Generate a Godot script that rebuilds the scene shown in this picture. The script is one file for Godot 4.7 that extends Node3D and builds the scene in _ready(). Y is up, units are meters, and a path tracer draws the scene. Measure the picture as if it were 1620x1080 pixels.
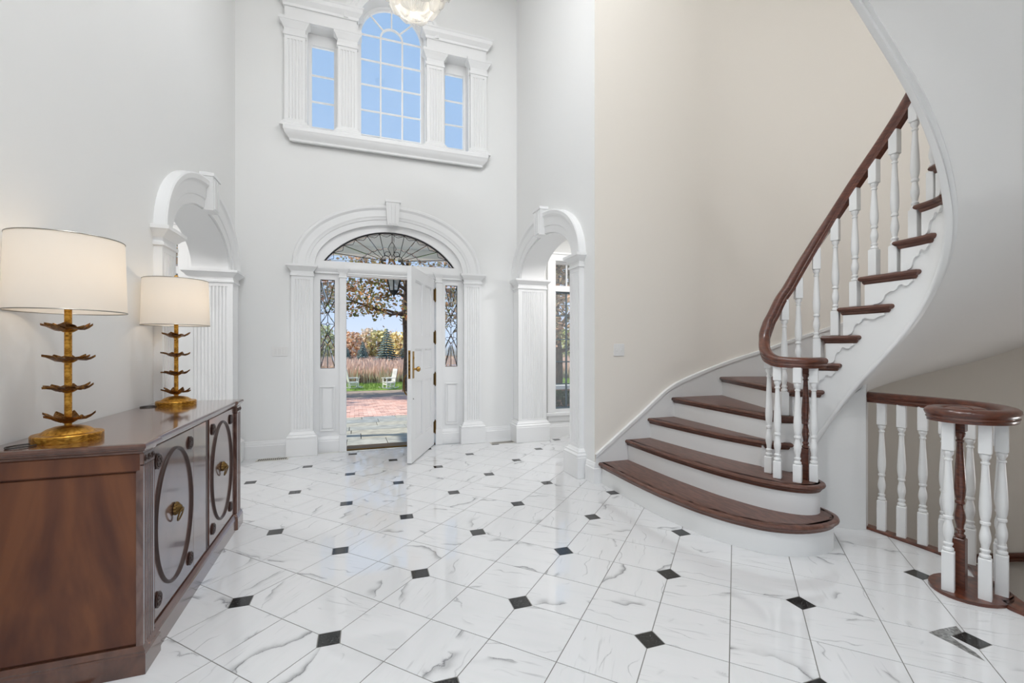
extends Node3D
# A two-storey marble foyer: front door with fanlight, arched side halls, a curved stair on the right, a console with lamps on the left.

const EYE := Vector3(0, 1.24, 0)
const YAW := -19.56            # degrees, to the right of the door wall's normal
const RISE := 0.189
const DX := 0.44               # the door's centre line

var M := {}
var rng := RandomNumberGenerator.new()
var used := {}

# ---------------------------------------------------------------- geometry collector
class G:
	var v := PackedVector3Array()
	var uv := PackedVector2Array()
	var col := PackedColorArray()
	var tint := Color.WHITE
	func tri(a: Vector3, b: Vector3, c: Vector3) -> void:      # counter-clockwise seen from outside
		v.append(a); v.append(b); v.append(c)
		col.append(tint); col.append(tint); col.append(tint)
	func quad(a: Vector3, b: Vector3, c: Vector3, d: Vector3) -> void:
		tri(a, b, c); tri(a, c, d)
	func fix(from: int) -> void:                               # turns a closed solid the right way out
		var vol := 0.0
		var o := v[from] if from < v.size() else Vector3.ZERO
		for i in range(from, v.size(), 3):
			vol += (v[i] - o).dot((v[i + 1] - o).cross(v[i + 2] - o))
		if vol < 0.0:
			for i in range(from, v.size(), 3):
				var t := v[i + 1]
				v[i + 1] = v[i + 2]
				v[i + 2] = t
	func box(lo: Vector3, hi: Vector3, ch := 0.0) -> G:
		var f := v.size()
		if ch <= 0.0:
			var p := []
			for i in 8:
				p.append(Vector3(hi.x if i & 1 else lo.x, hi.y if i & 2 else lo.y, hi.z if i & 4 else lo.z))
			quad(p[4], p[5], p[7], p[6]); quad(p[1], p[0], p[2], p[3])
			quad(p[5], p[1], p[3], p[7]); quad(p[0], p[4], p[6], p[2])
			quad(p[6], p[7], p[3], p[2]); quad(p[0], p[1], p[5], p[4])
		else:
			var rings := []
			for k in [[0.0, ch], [ch, 0.0], [1.0, 0.0], [2.0, ch]]:
				var y: float = lo.y + k[0] if k[0] < 0.9 else (hi.y - ch if k[0] < 1.5 else hi.y)
				rings.append(_oct(lo, hi, y, k[1], ch))
			loft(rings)
		fix(f)
		return self
	func _oct(lo: Vector3, hi: Vector3, y: float, inn: float, ch: float) -> PackedVector3Array:
		var r := PackedVector3Array()
		var a := lo.x + inn
		var b := hi.x - inn
		var c := lo.z + inn
		var d := hi.z - inn
		var e := ch * 0.6
		for q in [[a + e, c], [b - e, c], [b, c + e], [b, d - e], [b - e, d], [a + e, d], [a, d - e], [a, c + e]]:
			r.append(Vector3(q[0], y, q[1]))
		return r
	func loft(rings: Array, closed := true, cap := true) -> G:
		var f := v.size()
		var m: int = rings[0].size()
		for i in rings.size() - 1:
			var A: PackedVector3Array = rings[i]
			var B: PackedVector3Array = rings[i + 1]
			for j in (m if closed else m - 1):
				var k := (j + 1) % m
				if A[j].is_equal_approx(A[k]) and B[j].is_equal_approx(B[k]):
					continue
				if A[j].is_equal_approx(A[k]):
					tri(A[j], B[k], B[j])
				elif B[j].is_equal_approx(B[k]):
					tri(A[j], A[k], B[j])
				else:
					quad(A[j], A[k], B[k], B[j])
		if cap:
			_cap(rings[0], true)
			_cap(rings[rings.size() - 1], false)
		if closed and cap:
			fix(f)
		return self
	func _cap(r: PackedVector3Array, flip: bool) -> void:
		var c := Vector3.ZERO
		for p in r:
			c += p
		c /= r.size()
		var nrm := Vector3.ZERO
		for j in r.size():
			nrm += (r[j] - c).cross(r[(j + 1) % r.size()] - c)
		if nrm.length() < 1e-9:
			return
		nrm = nrm.normalized()
		var ax := nrm.cross(Vector3.UP if absf(nrm.y) < 0.9 else Vector3.RIGHT).normalized()
		var ay := nrm.cross(ax)
		var flat := PackedVector2Array()
		for p in r:
			flat.append(Vector2((p - c).dot(ax), (p - c).dot(ay)))
		var idx := Geometry2D.triangulate_polygon(flat)
		if idx.is_empty():
			for j in r.size():
				_t2(c, r[j], r[(j + 1) % r.size()], nrm, flip)
			return
		for i in range(0, idx.size(), 3):
			_t2(r[idx[i]], r[idx[i + 1]], r[idx[i + 2]], nrm, flip)
	func _t2(a: Vector3, b: Vector3, c: Vector3, nrm: Vector3, flip: bool) -> void:
		var s := (b - a).cross(c - a).dot(nrm) > 0.0
		if s != flip:
			tri(a, b, c)
		else:
			tri(a, c, b)
	func prism(poly: PackedVector2Array, y0: float, y1: float) -> G:       # a plan (x, z) raised from y0 to y1
		var a := PackedVector3Array()
		var b := PackedVector3Array()
		for p in poly:
			a.append(Vector3(p.x, y0, p.y)); b.append(Vector3(p.x, y1, p.y))
		return loft([a, b])
	func slab(poly: PackedVector2Array, z0: float, z1: float) -> G:        # an elevation (x, y) from z0 to z1
		var a := PackedVector3Array()
		var b := PackedVector3Array()
		for p in poly:
			a.append(Vector3(p.x, p.y, z0)); b.append(Vector3(p.x, p.y, z1))
		return loft([a, b])
	func lathe(prof: Array, at: Vector3, seg := 16) -> G:
		var rings := []
		for p in prof:
			var r := PackedVector3Array()
			for k in seg:
				var t := TAU * k / seg
				r.append(at + Vector3(cos(t) * p[0], p[1], sin(t) * p[0]))
			rings.append(r)
		return loft(rings)
	func tube(a: Vector3, b: Vector3, ra: float, rb: float, seg := 8) -> G:
		return pipe(PackedVector3Array([a, b]), PackedFloat32Array([ra, rb]), seg)
	func pipe(pts: PackedVector3Array, rad: PackedFloat32Array, seg := 8) -> G:
		var rings := []
		var side := Vector3.ZERO
		for i in pts.size():
			var t := (pts[mini(i + 1, pts.size() - 1)] - pts[maxi(i - 1, 0)]).normalized()
			if side == Vector3.ZERO:
				side = t.cross(Vector3.UP if absf(t.y) < 0.9 else Vector3.RIGHT).normalized()
			side = (side - t * side.dot(t)).normalized()
			var up := side.cross(t)
			var r := PackedVector3Array()
			for k in seg:
				var w := TAU * k / seg
				r.append(pts[i] + (side * cos(w) + up * sin(w)) * rad[mini(i, rad.size() - 1)])
			rings.append(r)
		return loft(rings)
	func sweep(pts: PackedVector3Array, prof: PackedVector2Array, upright := true, ring := false) -> G:   # profile x to the right of travel, y up
		var rings := []
		var n := pts.size()
		for i in n:
			var p0 := pts[(i - 1 + n) % n] if ring else pts[maxi(i - 1, 0)]
			var p1 := pts[(i + 1) % n] if ring else pts[mini(i + 1, n - 1)]
			var d0 := (pts[i] - p0).normalized()
			var d1 := (p1 - pts[i]).normalized()
			if not ring and i == 0: d0 = d1
			if not ring and i == n - 1: d1 = d0
			var t := (d0 + d1).normalized()
			var side := t.cross(Vector3.UP).normalized()
			var s0 := d0.cross(Vector3.UP).normalized()
			var k := 1.0 / maxf(0.35, side.dot(s0))
			var up := Vector3.UP if upright else side.cross(t).normalized()
			var r := PackedVector3Array()
			for q in prof:
				r.append(pts[i] + side * q.x * k + up * q.y)
			rings.append(r)
		if ring:
			rings.append(rings[0])
			var f := v.size()
			loft(rings, true, false)
			fix(f)
			return self
		return loft(rings)
	func arc_trim(ca: Vector2, a: float, b: float, prof: PackedVector2Array, t0: float, t1: float, n := 40) -> G:  # elliptical moulding in the xy plane; profile (outwards, towards z)
		var rings := []
		for i in n + 1:
			var t := lerpf(t0, t1, float(i) / n)
			var p := Vector2(ca.x + a * cos(t), ca.y + b * sin(t))
			var nr := Vector2(cos(t) / a, sin(t) / b).normalized()
			var r := PackedVector3Array()
			for q in prof:
				r.append(Vector3(p.x + nr.x * q.x, p.y + nr.y * q.x, q.y))
			rings.append(r)
		return loft(rings)
	func band(w: float, z0: float, z1: float, prof: Array, cx := 0.0) -> G:     # a moulding wrapped round a block: prof = [[out, y], ...]
		var rings := []
		for q in prof:
			var o: float = q[0]
			var y: float = q[1]
			rings.append(PackedVector3Array([Vector3(cx - w / 2 - o, y, z0 - o), Vector3(cx + w / 2 + o, y, z0 - o), Vector3(cx + w / 2 + o, y, z1 + o), Vector3(cx - w / 2 - o, y, z1 + o)]))
		return loft(rings)
	func move(from: int, t: Transform3D) -> G:
		for i in range(from, v.size()):
			v[i] = t * v[i]
		return self
	func mesh(ang := 32.0) -> ArrayMesh:
		var n := v.size()
		var fn := PackedVector3Array()
		fn.resize(n / 3)
		for i in n / 3:
			fn[i] = (v[i * 3 + 1] - v[i * 3]).cross(v[i * 3 + 2] - v[i * 3])
		var nn := PackedVector3Array()
		nn.resize(n)
		if ang <= 0.0:
			for i in n:
				nn[i] = fn[i / 3].normalized()
		else:
			var at := {}
			for i in n:
				var k := Vector3i((v[i] * 8000.0).round())
				if at.has(k):
					at[k].append(i)
				else:
					at[k] = [i]
			var lim := cos(deg_to_rad(ang))
			for k in at:
				var l: Array = at[k]
				for i in l:
					var u := fn[i / 3].normalized()
					var s := Vector3.ZERO
					for j in l:
						var w := fn[j / 3]
						if w.normalized().dot(u) > lim:
							s += w
					nn[i] = s.normalized()
		var vv := PackedVector3Array()
		var cc := PackedColorArray()
		var n2 := PackedVector3Array()
		var uu := PackedVector2Array()
		vv.resize(n); n2.resize(n); cc.resize(n)
		var hasuv := uv.size() == n
		if hasuv: uu.resize(n)
		for i in n:
			var j := i if i % 3 == 0 else (i + 1 if i % 3 == 1 else i - 1)      # Godot's front faces run clockwise
			vv[i] = v[j]; n2[i] = nn[j]; cc[i] = col[j]
			if hasuv: uu[i] = uv[j]
		var a := []
		a.resize(Mesh.ARRAY_MAX)
		a[Mesh.ARRAY_VERTEX] = vv
		a[Mesh.ARRAY_NORMAL] = n2
		a[Mesh.ARRAY_COLOR] = cc
		if hasuv: a[Mesh.ARRAY_TEX_UV] = uu
		var m := ArrayMesh.new()
		m.add_surface_from_arrays(Mesh.PRIMITIVE_TRIANGLES, a)
		return m

func V2(a: Array) -> PackedVector2Array:
	var r := PackedVector2Array()
	for p in a: r.append(Vector2(p[0], p[1]))
	return r

func V3(a: Array) -> PackedVector3Array:
	var r := PackedVector3Array()
	for p in a: r.append(Vector3(p[0], p[1], p[2]))
	return r

# ---------------------------------------------------------------- nodes
func numbered(n: String) -> String:
	if not used.has(n):
		used[n] = 0
		return n
	used[n] += 1
	return "%s_%03d" % [n, used[n]]

func obj(called: String, what, mat: Material, parent: Node = null, ang := 32.0) -> MeshInstance3D:
	var o := MeshInstance3D.new()
	o.mesh = what.mesh(ang) if what is G else what
	o.material_override = mat
	o.cast_shadow = GeometryInstance3D.SHADOW_CASTING_SETTING_ON
	if parent == null:
		o.name = numbered(called)
		add_child(o)
	else:
		o.name = called
		parent.add_child(o, true)
	return o

func thing(called: String, label: String, category: String, at := Vector3.ZERO, turn := 0.0, group := "") -> Node3D:
	var o := Node3D.new()
	o.name = numbered(called)
	add_child(o)
	o.position = at
	o.rotation.y = turn
	tag(o, label, category, group)
	return o

func tag(o: Node, label: String, category: String, group := "", kind := "") -> void:
	o.set_meta("label", label)
	o.set_meta("category", category)
	if group: o.set_meta("group", group)
	if kind: o.set_meta("kind", kind)

func struct(called: String, label: String, category: String, at := Vector3.ZERO, turn := 0.0) -> Node3D:
	var o := thing(called, label, category, at, turn)
	o.set_meta("kind", "structure")
	return o

func struct_mesh(called: String, g: G, mat: Material, label: String, category: String) -> MeshInstance3D:
	var o := obj(called, g, mat)
	tag(o, label, category, "", "structure")
	return o

func copy(o: Node3D, label := "") -> Node3D:
	var c: Node3D = o.duplicate()
	var base := String(o.name)
	c.name = numbered(base)
	add_child(c)
	if label: c.set_meta("label", label)
	return c

# ---------------------------------------------------------------- materials
func mat(c: Color, rough := 0.5, spec := 0.5, metal := 0.0) -> StandardMaterial3D:
	var m := StandardMaterial3D.new()
	m.albedo_color = c
	m.roughness = rough
	m.metallic_specular = spec
	m.metallic = metal
	return m

func c8(r: float, g: float, b: float) -> Color:
	return Color(r / 255.0, g / 255.0, b / 255.0)

func noise_tex(freq: float, seed_: int, stops: Array, size := 256, stretch := Vector2.ONE, oct := 4, warp := 0.0) -> ImageTexture:
	var n := FastNoiseLite.new()
	n.seed = seed_
	n.noise_type = FastNoiseLite.TYPE_SIMPLEX_SMOOTH
	n.frequency = freq
	n.fractal_octaves = oct
	if warp > 0.0:
		n.domain_warp_enabled = true
		n.domain_warp_amplitude = warp
		n.domain_warp_frequency = freq
	var g := Gradient.new()
	g.offsets = PackedFloat32Array()
	g.colors = PackedColorArray()
	var off := PackedFloat32Array()
	var cols := PackedColorArray()
	for s in stops:
		off.append(s[0]); cols.append(s[1])
	g.offsets = off
	g.colors = cols
	var im := Image.create(size, size, false, Image.FORMAT_RGB8)
	for y in size:
		for x in size:
			# wrapped so that repeats show no seam
			var a := TAU * x / size
			var b := TAU * y / size
			var k := size / TAU
			var q := n.get_noise_3d(cos(a) * k * stretch.x + 31.0 * cos(b), sin(a) * k * stretch.x + 17.0 * sin(b), 0.0 + k * stretch.y * sin(b) * 0.9 + k * stretch.y * cos(b) * 0.45)
			im.set_pixel(x, y, g.sample(clampf(q * 0.75 + 0.5, 0.0, 1.0)))
	return ImageTexture.create_from_image(im)

func grained(c_lo: Color, c_hi: Color, rough: float, scale: Vector3, seed_: int, freq := 0.02, stretch := Vector2(1, 1)) -> StandardMaterial3D:
	var m := mat(Color.WHITE, rough)
	m.albedo_texture = noise_tex(freq, seed_, [[0.15, c_lo], [0.85, c_hi]], 256, stretch)
	m.uv1_triplanar = true
	m.uv1_scale = scale
	return m

func marble_tex(seed_: int, size: int) -> ImageTexture:
	var a := FastNoiseLite.new()
	a.seed = seed_
	a.frequency = 0.004
	a.fractal_octaves = 4
	a.domain_warp_enabled = true
	a.domain_warp_amplitude = 25.0
	a.domain_warp_frequency = 0.006
	var b := FastNoiseLite.new()
	b.seed = seed_ + 7
	b.frequency = 0.0045
	b.fractal_octaves = 2
	var f := FastNoiseLite.new()
	f.seed = seed_ + 13
	f.frequency = 0.03
	f.fractal_octaves = 4
	var im := Image.create(size, size, false, Image.FORMAT_RGB8)
	for y in size:
		for x in size:
			# long diagonal veins: the noise is squeezed across one direction
			var u := (x * 0.8 + y * 0.6)
			var w := (-x * 0.6 + y * 0.8) * 2.6
			# wandering, nearly parallel veins that come and go
			var t := w / 2.6 / 210.0 + a.get_noise_2d(u * 0.7, w * 0.3) * 0.42 + f.get_noise_2d(u * 0.35, w * 0.12) * 0.05
			var d := (fposmod(t, 1.0) - 0.5) * 210.0
			var mask := clampf(b.get_noise_2d(x, y) * 3.4 + 0.05, 0.0, 1.0)
			var wide := 1.1 + 2.2 * maxf(0.0, b.get_noise_2d(x * 2.0 + 77.0, y * 2.0))
			var vein := exp(-absf(d) / wide) * mask
			var soft := exp(-absf(d - 5.0) / 9.0) * mask * (0.30 if d > 0.0 else 0.10)
			var t2 := w / 2.6 / 95.0 + a.get_noise_2d(u * 0.7 + 900.0, w * 0.3 + 300.0) * 0.75
			var d2 := (fposmod(t2, 1.0) - 0.5) * 95.0
			var vein2 := exp(-absf(d2) / 1.0) * clampf(b.get_noise_2d(x + 500, y) * 3.4 - 0.35, 0.0, 1.0)
			var streak := clampf(f.get_noise_2d(u * 0.16, w * 0.9) * 2.4 - 0.75, 0.0, 1.0) * clampf(b.get_noise_2d(x, y + 800) * 3.0 - 0.1, 0.0, 1.0)
			var cloud := f.get_noise_2d(u * 0.1, w * 0.3) * 0.03
			var k := clampf(vein * 0.66 + vein2 * 0.42 + soft + streak * 0.2 - cloud, 0.0, 0.8)
			var c := Color(0.903, 0.905, 0.904).lerp(Color(0.36, 0.36, 0.37), k)
			im.set_pixel(x, y, c)
	return ImageTexture.create_from_image(im)

func make_materials() -> void:
	M.stair_wall = mat(c8(242, 236, 226), 0.75, 0.3)
	M.wall = mat(c8(242, 242, 240), 0.75, 0.3)
	M.ceiling = mat(c8(244, 243, 240), 0.8, 0.3)
	M.trim = mat(c8(244, 244, 243), 0.38, 0.45)
	M.door = mat(c8(242, 242, 242), 0.35, 0.45)
	M.stairwhite = mat(c8(240, 240, 238), 0.4, 0.45)
	M.soffit = mat(c8(244, 243, 240), 0.75, 0.3)
	M.mahogany = grained(c8(70, 36, 25), c8(116, 64, 44), 0.28, Vector3(2.2, 9.0, 2.2), 5, 0.03)
	M.tread = grained(c8(84, 54, 44), c8(118, 80, 66), 0.33, Vector3(7.0, 7.0, 1.4), 9, 0.03)
	M.console = grained(c8(78, 46, 34), c8(104, 66, 48), 0.25, Vector3(3.2, 1.5, 3.2), 21, 0.017)
	M.console_side = grained(c8(84, 46, 31), c8(120, 72, 44), 0.42, Vector3(1.6, 0.5, 1.6), 23, 0.022)
	M.console_front = grained(c8(84, 58, 50), c8(120, 92, 82), 0.22, Vector3(3.2, 1.5, 3.2), 27, 0.02)
	M.console_dark = mat(c8(52, 30, 23), 0.35)
	for k in ["console", "console_front"]:
		M[k].clearcoat_enabled = true
		M[k].clearcoat = 1.0
		M[k].clearcoat_roughness = 0.09
	M.mahogany.clearcoat_enabled = true
	M.mahogany.clearcoat = 0.5
	M.mahogany.clearcoat_roughness = 0.2
	M.brass = mat(c8(176, 140, 78), 0.32, 0.5, 1.0)
	M.brass_old = mat(c8(112, 88, 52), 0.45, 0.5, 1.0)
	M.steel = mat(c8(150, 146, 138), 0.35, 0.5, 1.0)
	M.gold = mat(Color.WHITE, 0.36, 0.5, 0.85)
	M.gold.albedo_texture = noise_tex(0.05, 31, [[0.1, c8(120, 76, 24)], [0.5, c8(196, 140, 52)], [0.95, c8(232, 184, 92)]], 128)
	M.gold.uv1_triplanar = true
	M.gold.uv1_scale = Vector3(9, 9, 9)
	M.leafmetal = mat(Color.WHITE, 0.42, 0.5, 0.75)
	M.leafmetal.albedo_texture = noise_tex(0.06, 33, [[0.1, c8(76, 48, 24)], [0.6, c8(140, 96, 46)], [0.95, c8(196, 146, 76)]], 128)
	M.leafmetal.uv1_triplanar = true
	M.leafmetal.uv1_scale = Vector3(14, 14, 14)
	M.shade = mat(c8(244, 240, 233), 0.85, 0.2)
	M.shade.backlight_enabled = true
	M.shade.backlight = Color(0.95, 0.93, 0.9)
	M.bulb = mat(c8(255, 244, 226), 0.5)
	M.bulb.emission_enabled = true
	M.bulb.emission = c8(255, 226, 184)
	M.bulb.emission_energy_multiplier = 3.0
	M.cord = mat(c8(60, 56, 52), 0.5)
	M.plate = mat(c8(240, 239, 236), 0.35)
	M.vent = mat(c8(190, 186, 176), 0.5)
	M.ventdark = mat(c8(60, 58, 54), 0.7)
	M.glass = mat(Color(0.95, 0.98, 0.98, 0.06), 0.02, 0.5)
	M.glass.transparency = BaseMaterial3D.TRANSPARENCY_ALPHA
	M.bevel = mat(Color(0.97, 0.985, 0.985, 0.0), 0.0, 0.5)
	M.bevel.refraction_enabled = true
	M.bevel.refraction_scale = 0.05
	M.frosted = mat(Color(0.9, 0.93, 0.93, 0.45), 0.2, 0.5)
	M.frosted.transparency = BaseMaterial3D.TRANSPARENCY_ALPHA
	M.lead = mat(c8(44, 46, 48), 0.45, 0.5, 0.3)
	M.petal = mat(Color(0.97, 0.97, 0.96, 0.5), 0.2, 0.6)
	M.petal.transparency = BaseMaterial3D.TRANSPARENCY_ALPHA
	M.grey_sash = mat(c8(110, 122, 128), 0.5)
	M.black_iron = mat(c8(30, 34, 36), 0.5)
	M.grout = mat(c8(132, 130, 125), 0.7)
	M.granite = mat(Color.WHITE, 0.1, 0.5)
	M.granite.albedo_texture = noise_tex(0.12, 41, [[0.2, c8(30, 31, 31)], [0.75, c8(52, 53, 52)], [0.95, c8(78, 78, 76)]], 128)
	M.granite.uv1_triplanar = true
	M.granite.uv1_scale = Vector3(5, 5, 5)
	M.grey_marble = grained(c8(104, 104, 102), c8(158, 158, 155), 0.06, Vector3(9, 9, 9), 45, 0.03)
	M.marble = []
	for k in 3:
		var m := mat(Color.WHITE, 0.045, 0.7)
		m.albedo_texture = marble_tex(100 + 37 * k, 768)
		M.marble.append(m)
	M.bluestone = []
	for k in 3:
		M.bluestone.append(grained([c8(132, 136, 134), c8(140, 140, 132), c8(126, 131, 131)][k], [c8(164, 167, 163), c8(172, 171, 160), c8(156, 161, 160)][k], 0.75, Vector3(0.9, 0.9, 0.9), 51 + k))
	M.vcol = mat(Color.WHITE, 0.85, 0.25)
	M.vcol.vertex_color_use_as_albedo = true
	M.leaf = mat(Color.WHITE, 0.75, 0.25)
	M.leaf.vertex_color_use_as_albedo = true
	M.leaf.backlight_enabled = true
	M.leaf.backlight = Color(0.45, 0.45, 0.4)
	M.bark = grained(c8(70, 60, 52), c8(120, 106, 92), 0.9, Vector3(2, 1, 2), 61)
	M.ground = grained(c8(134, 122, 112), c8(168, 154, 142), 0.95, Vector3(0.6, 0.6, 0.6), 65)
	M.lawn = grained(c8(96, 128, 58), c8(140, 168, 84), 0.95, Vector3(0.7, 0.7, 0.7), 67)
	M.soil = grained(c8(112, 94, 78), c8(164, 142, 118), 0.95, Vector3(0.4, 0.4, 0.4), 69)
	M.white_paint = mat(c8(240, 240, 236), 0.5)
	M.porch = mat(c8(214, 218, 219), 0.7)
	M.coping = mat(c8(222, 222, 218), 0.7)

# ---------------------------------------------------------------- scene
const CHANDELIER := 0.07
const DOWN := 3.9
const HALL := 2.0
const RING := 0.65

func _ready() -> void:
	rng.seed = 20240
	# camera
	var cam := Camera3D.new()
	cam.name = "camera"
	add_child(cam)
	cam.position = EYE
	cam.rotation_degrees = Vector3(0, YAW, 0)
	var near := 0.05
	cam.projection = Camera3D.PROJECTION_FRUSTUM
	cam.set_frustum(near * 1080.0 / 700.0, Vector2(0, near * 10.0 / 700.0), near, 400.0)
	cam.current = true
	# sky, sun, exposure
	var env := Environment.new()
	env.background_mode = Environment.BG_SKY
	var sm := ProceduralSkyMaterial.new()
	sm.sky_top_color = c8(140, 182, 229)
	sm.sky_horizon_color = c8(214, 227, 248)
	sm.sky_curve = 0.16
	sm.ground_bottom_color = c8(120, 112, 100)
	sm.ground_horizon_color = c8(190, 196, 206)
	sm.sky_energy_multiplier = 1.08
	var sky := Sky.new()
	sky.sky_material = sm
	env.sky = sky
	env.tonemap_mode = Environment.TONE_MAPPER_LINEAR
	env.tonemap_exposure = 0.95
	env.sdfgi_enabled = true
	env.ssao_enabled = true
	env.ssil_enabled = true
	var we := WorldEnvironment.new()
	we.name = "world_environment"
	we.environment = env
	add_child(we)
	var sun := DirectionalLight3D.new()
	sun.name = "sun"
	sun.light_color = c8(255, 244, 226)
	sun.light_energy = 1.9
	sun.light_angular_distance = 1.5
	sun.shadow_enabled = true
	sun.sky_mode = DirectionalLight3D.SKY_MODE_LIGHT_ONLY
	add_child(sun)
	sun.look_at_from_position(Vector3(-6, 7.5, -1.2), Vector3.ZERO)
	make_materials()
	# structure
	front_wall()
	shell()
	make_floor()
	# objects
	staircase()
	railings()
	console()
	var l2 := lamp()
	var l1 := copy(l2, "gilt leaf-tier table lamp with white drum shade, on the console end away from the archway")
	l1.position = Vector3(-1.065, 0.877, -2.23)
	l1.rotation.y = 0.9
	chandelier()
	for q in [[-0.35, -0.55, 1.8], [1.5, -2.6, 0.85], [0.2, 1.0, 0.8], [1.3, 0.9, 0.8]]:
		fill_downlight(Vector3(q[0], TOP, q[1]), "added round recessed downlight in the high ceiling", DOWN * q[2])
	fill_hall_light(Vector3(3.0, 2.9, -4.7), "added round flush ceiling light of the hall beside the stair")
	fill_hall_light(Vector3(-2.3, 2.9, -4.6), "added round flush ceiling light of the hall behind the console")
	added_basement_lamp()
	fittings()
	outdoors()

# ---------------------------------------------------------------- walls with openings
# local frame: x along the wall, y up, the room side at z = 0, the back at z = -t. openings: {a, b, lo, top: Callable or float}
func pierced(x0: float, x1: float, y0: float, y1: float, t: float, holes: Array) -> G:
	var g := G.new()
	var xs := [x0, x1]
	for h in holes:
		var n: int = 36 if h.top is Callable else 1
		for i in n + 1:
			xs.append(lerpf(h.a, h.b, float(i) / n))
	xs.sort()
	var cuts := []
	for x in xs:
		if cuts.is_empty() or x - cuts[cuts.size() - 1] > 1e-5:
			cuts.append(x)
	for i in cuts.size() - 1:
		var xa: float = cuts[i]
		var xb: float = cuts[i + 1]
		var mid := (xa + xb) / 2
		var spans := []
		for h in holes:
			if mid > h.a and mid < h.b:
				spans.append([h.lo, _top(h, xa), _top(h, xb)])
		spans.sort_custom(func(p, q): return p[0] < q[0])
		var la := y0
		var lb := y0
		for sp in spans + [[y1, y1, y1]]:
			var lo: float = sp[0]
			if lo > la or lo > lb:
				g.quad(Vector3(xa, la, 0), Vector3(xb, lb, 0), Vector3(xb, lo, 0), Vector3(xa, lo, 0))
				g.quad(Vector3(xb, lb, -t), Vector3(xa, la, -t), Vector3(xa, lo, -t), Vector3(xb, lo, -t))
			if lo < y1 - 1e-5:
				if lo > y0 + 1e-5:
					g.quad(Vector3(xa, lo, 0), Vector3(xb, lo, 0), Vector3(xb, lo, -t), Vector3(xa, lo, -t))
				g.quad(Vector3(xa, sp[1], -t), Vector3(xb, sp[2], -t), Vector3(xb, sp[2], 0), Vector3(xa, sp[1], 0))
			la = sp[1]
			lb = sp[2]
	for h in holes:
		var ta := _top(h, h.a)
		var tb := _top(h, h.b)
		g.quad(Vector3(h.a, h.lo, 0), Vector3(h.a, h.lo, -t), Vector3(h.a, ta, -t), Vector3(h.a, ta, 0))
		g.quad(Vector3(h.b, h.lo, -t), Vector3(h.b, h.lo, 0), Vector3(h.b, tb, 0), Vector3(h.b, tb, -t))
	g.quad(Vector3(x0, y0, -t), Vector3(x0, y0, 0), Vector3(x0, y1, 0), Vector3(x0, y1, -t))
	g.quad(Vector3(x1, y0, 0), Vector3(x1, y0, -t), Vector3(x1, y1, -t), Vector3(x1, y1, 0))
	g.quad(Vector3(x0, y1, 0), Vector3(x1, y1, 0), Vector3(x1, y1, -t), Vector3(x0, y1, -t))
	return g

func _top(h: Dictionary, x: float) -> float:
	return h.top.call(x) if h.top is Callable else h.top

func oval(cx: float, a: float, y: float, b: float) -> Callable:
	return func(x): return y + b * sqrt(maxf(0.0, 1.0 - pow((x - cx) / a, 2)))

func border(g: G, x0: float, y0: float, x1: float, y1: float, w: float, z0: float, z1: float, ch := 0.0, head := -1.0) -> G:   # four bars that only touch at the corners
	var h := head if head > 0.0 else w
	g.box(Vector3(x0, y0, z0), Vector3(x0 + w, y1 - h, z1), ch)
	g.box(Vector3(x1 - w, y0, z0), Vector3(x1, y1 - h, z1), ch)
	g.box(Vector3(x0 + w, y0, z0), Vector3(x1 - w, y0 + w, z1), ch)
	g.box(Vector3(x0, y1 - h, z0), Vector3(x1, y1, z1), ch)
	return g

# ---------------------------------------------------------------- classical trim, in a wall's local frame (z = 0 is the wall's face)
const BASE_PROF := [[0.0, 0.0], [0.022, 0.0], [0.022, 0.135], [0.016, 0.142], [0.016, 0.158], [0.008, 0.172], [0.008, 0.182], [0.0, 0.19]]

func baseboard(called: String, path: Array, label: String) -> void:      # path runs with the wall on its left, so the profile grows to the right
	var g := G.new()
	g.sweep(V3(path), V2(BASE_PROF))
	struct_mesh(called, g, M.trim, label, "baseboard")

func flute_plan(w: float, d0: float, d1: float, n: int, left := false, right := false) -> PackedVector2Array:
	# plan (x, z) of a shaft: faces at x = +-w/2 and z = d1, back at z = d0; flutes cut into the front and, if asked, into the sides
	var p := PackedVector2Array()
	p.append(Vector2(-w / 2, d0))
	if left: _flutes(p, Vector2(-w / 2, d0), Vector2(-w / 2, d1), Vector2(1, 0), maxi(3, int(n * (d1 - d0) / w)))
	p.append(Vector2(-w / 2, d1))
	_flutes(p, Vector2(-w / 2, d1), Vector2(w / 2, d1), Vector2(0, -1), n)
	p.append(Vector2(w / 2, d1))
	if right: _flutes(p, Vector2(w / 2, d1), Vector2(w / 2, d0), Vector2(-1, 0), maxi(3, int(n * (d1 - d0) / w)))
	p.append(Vector2(w / 2, d0))
	return p

func _flutes(p: PackedVector2Array, a: Vector2, b: Vector2, inn: Vector2, n: int) -> void:
	var L := a.distance_to(b)
	var t := (b - a) / L
	var m := L * 0.11
	var pitch := (L - 2 * m) / n
	var r := pitch * 0.36
	for i in n:
		var c := a + t * (m + pitch * (i + 0.5))
		for k in 6:
			var w := PI * k / 5.0
			p.append(c - t * r * cos(w) + inn * r * 0.85 * sin(w))

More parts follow.
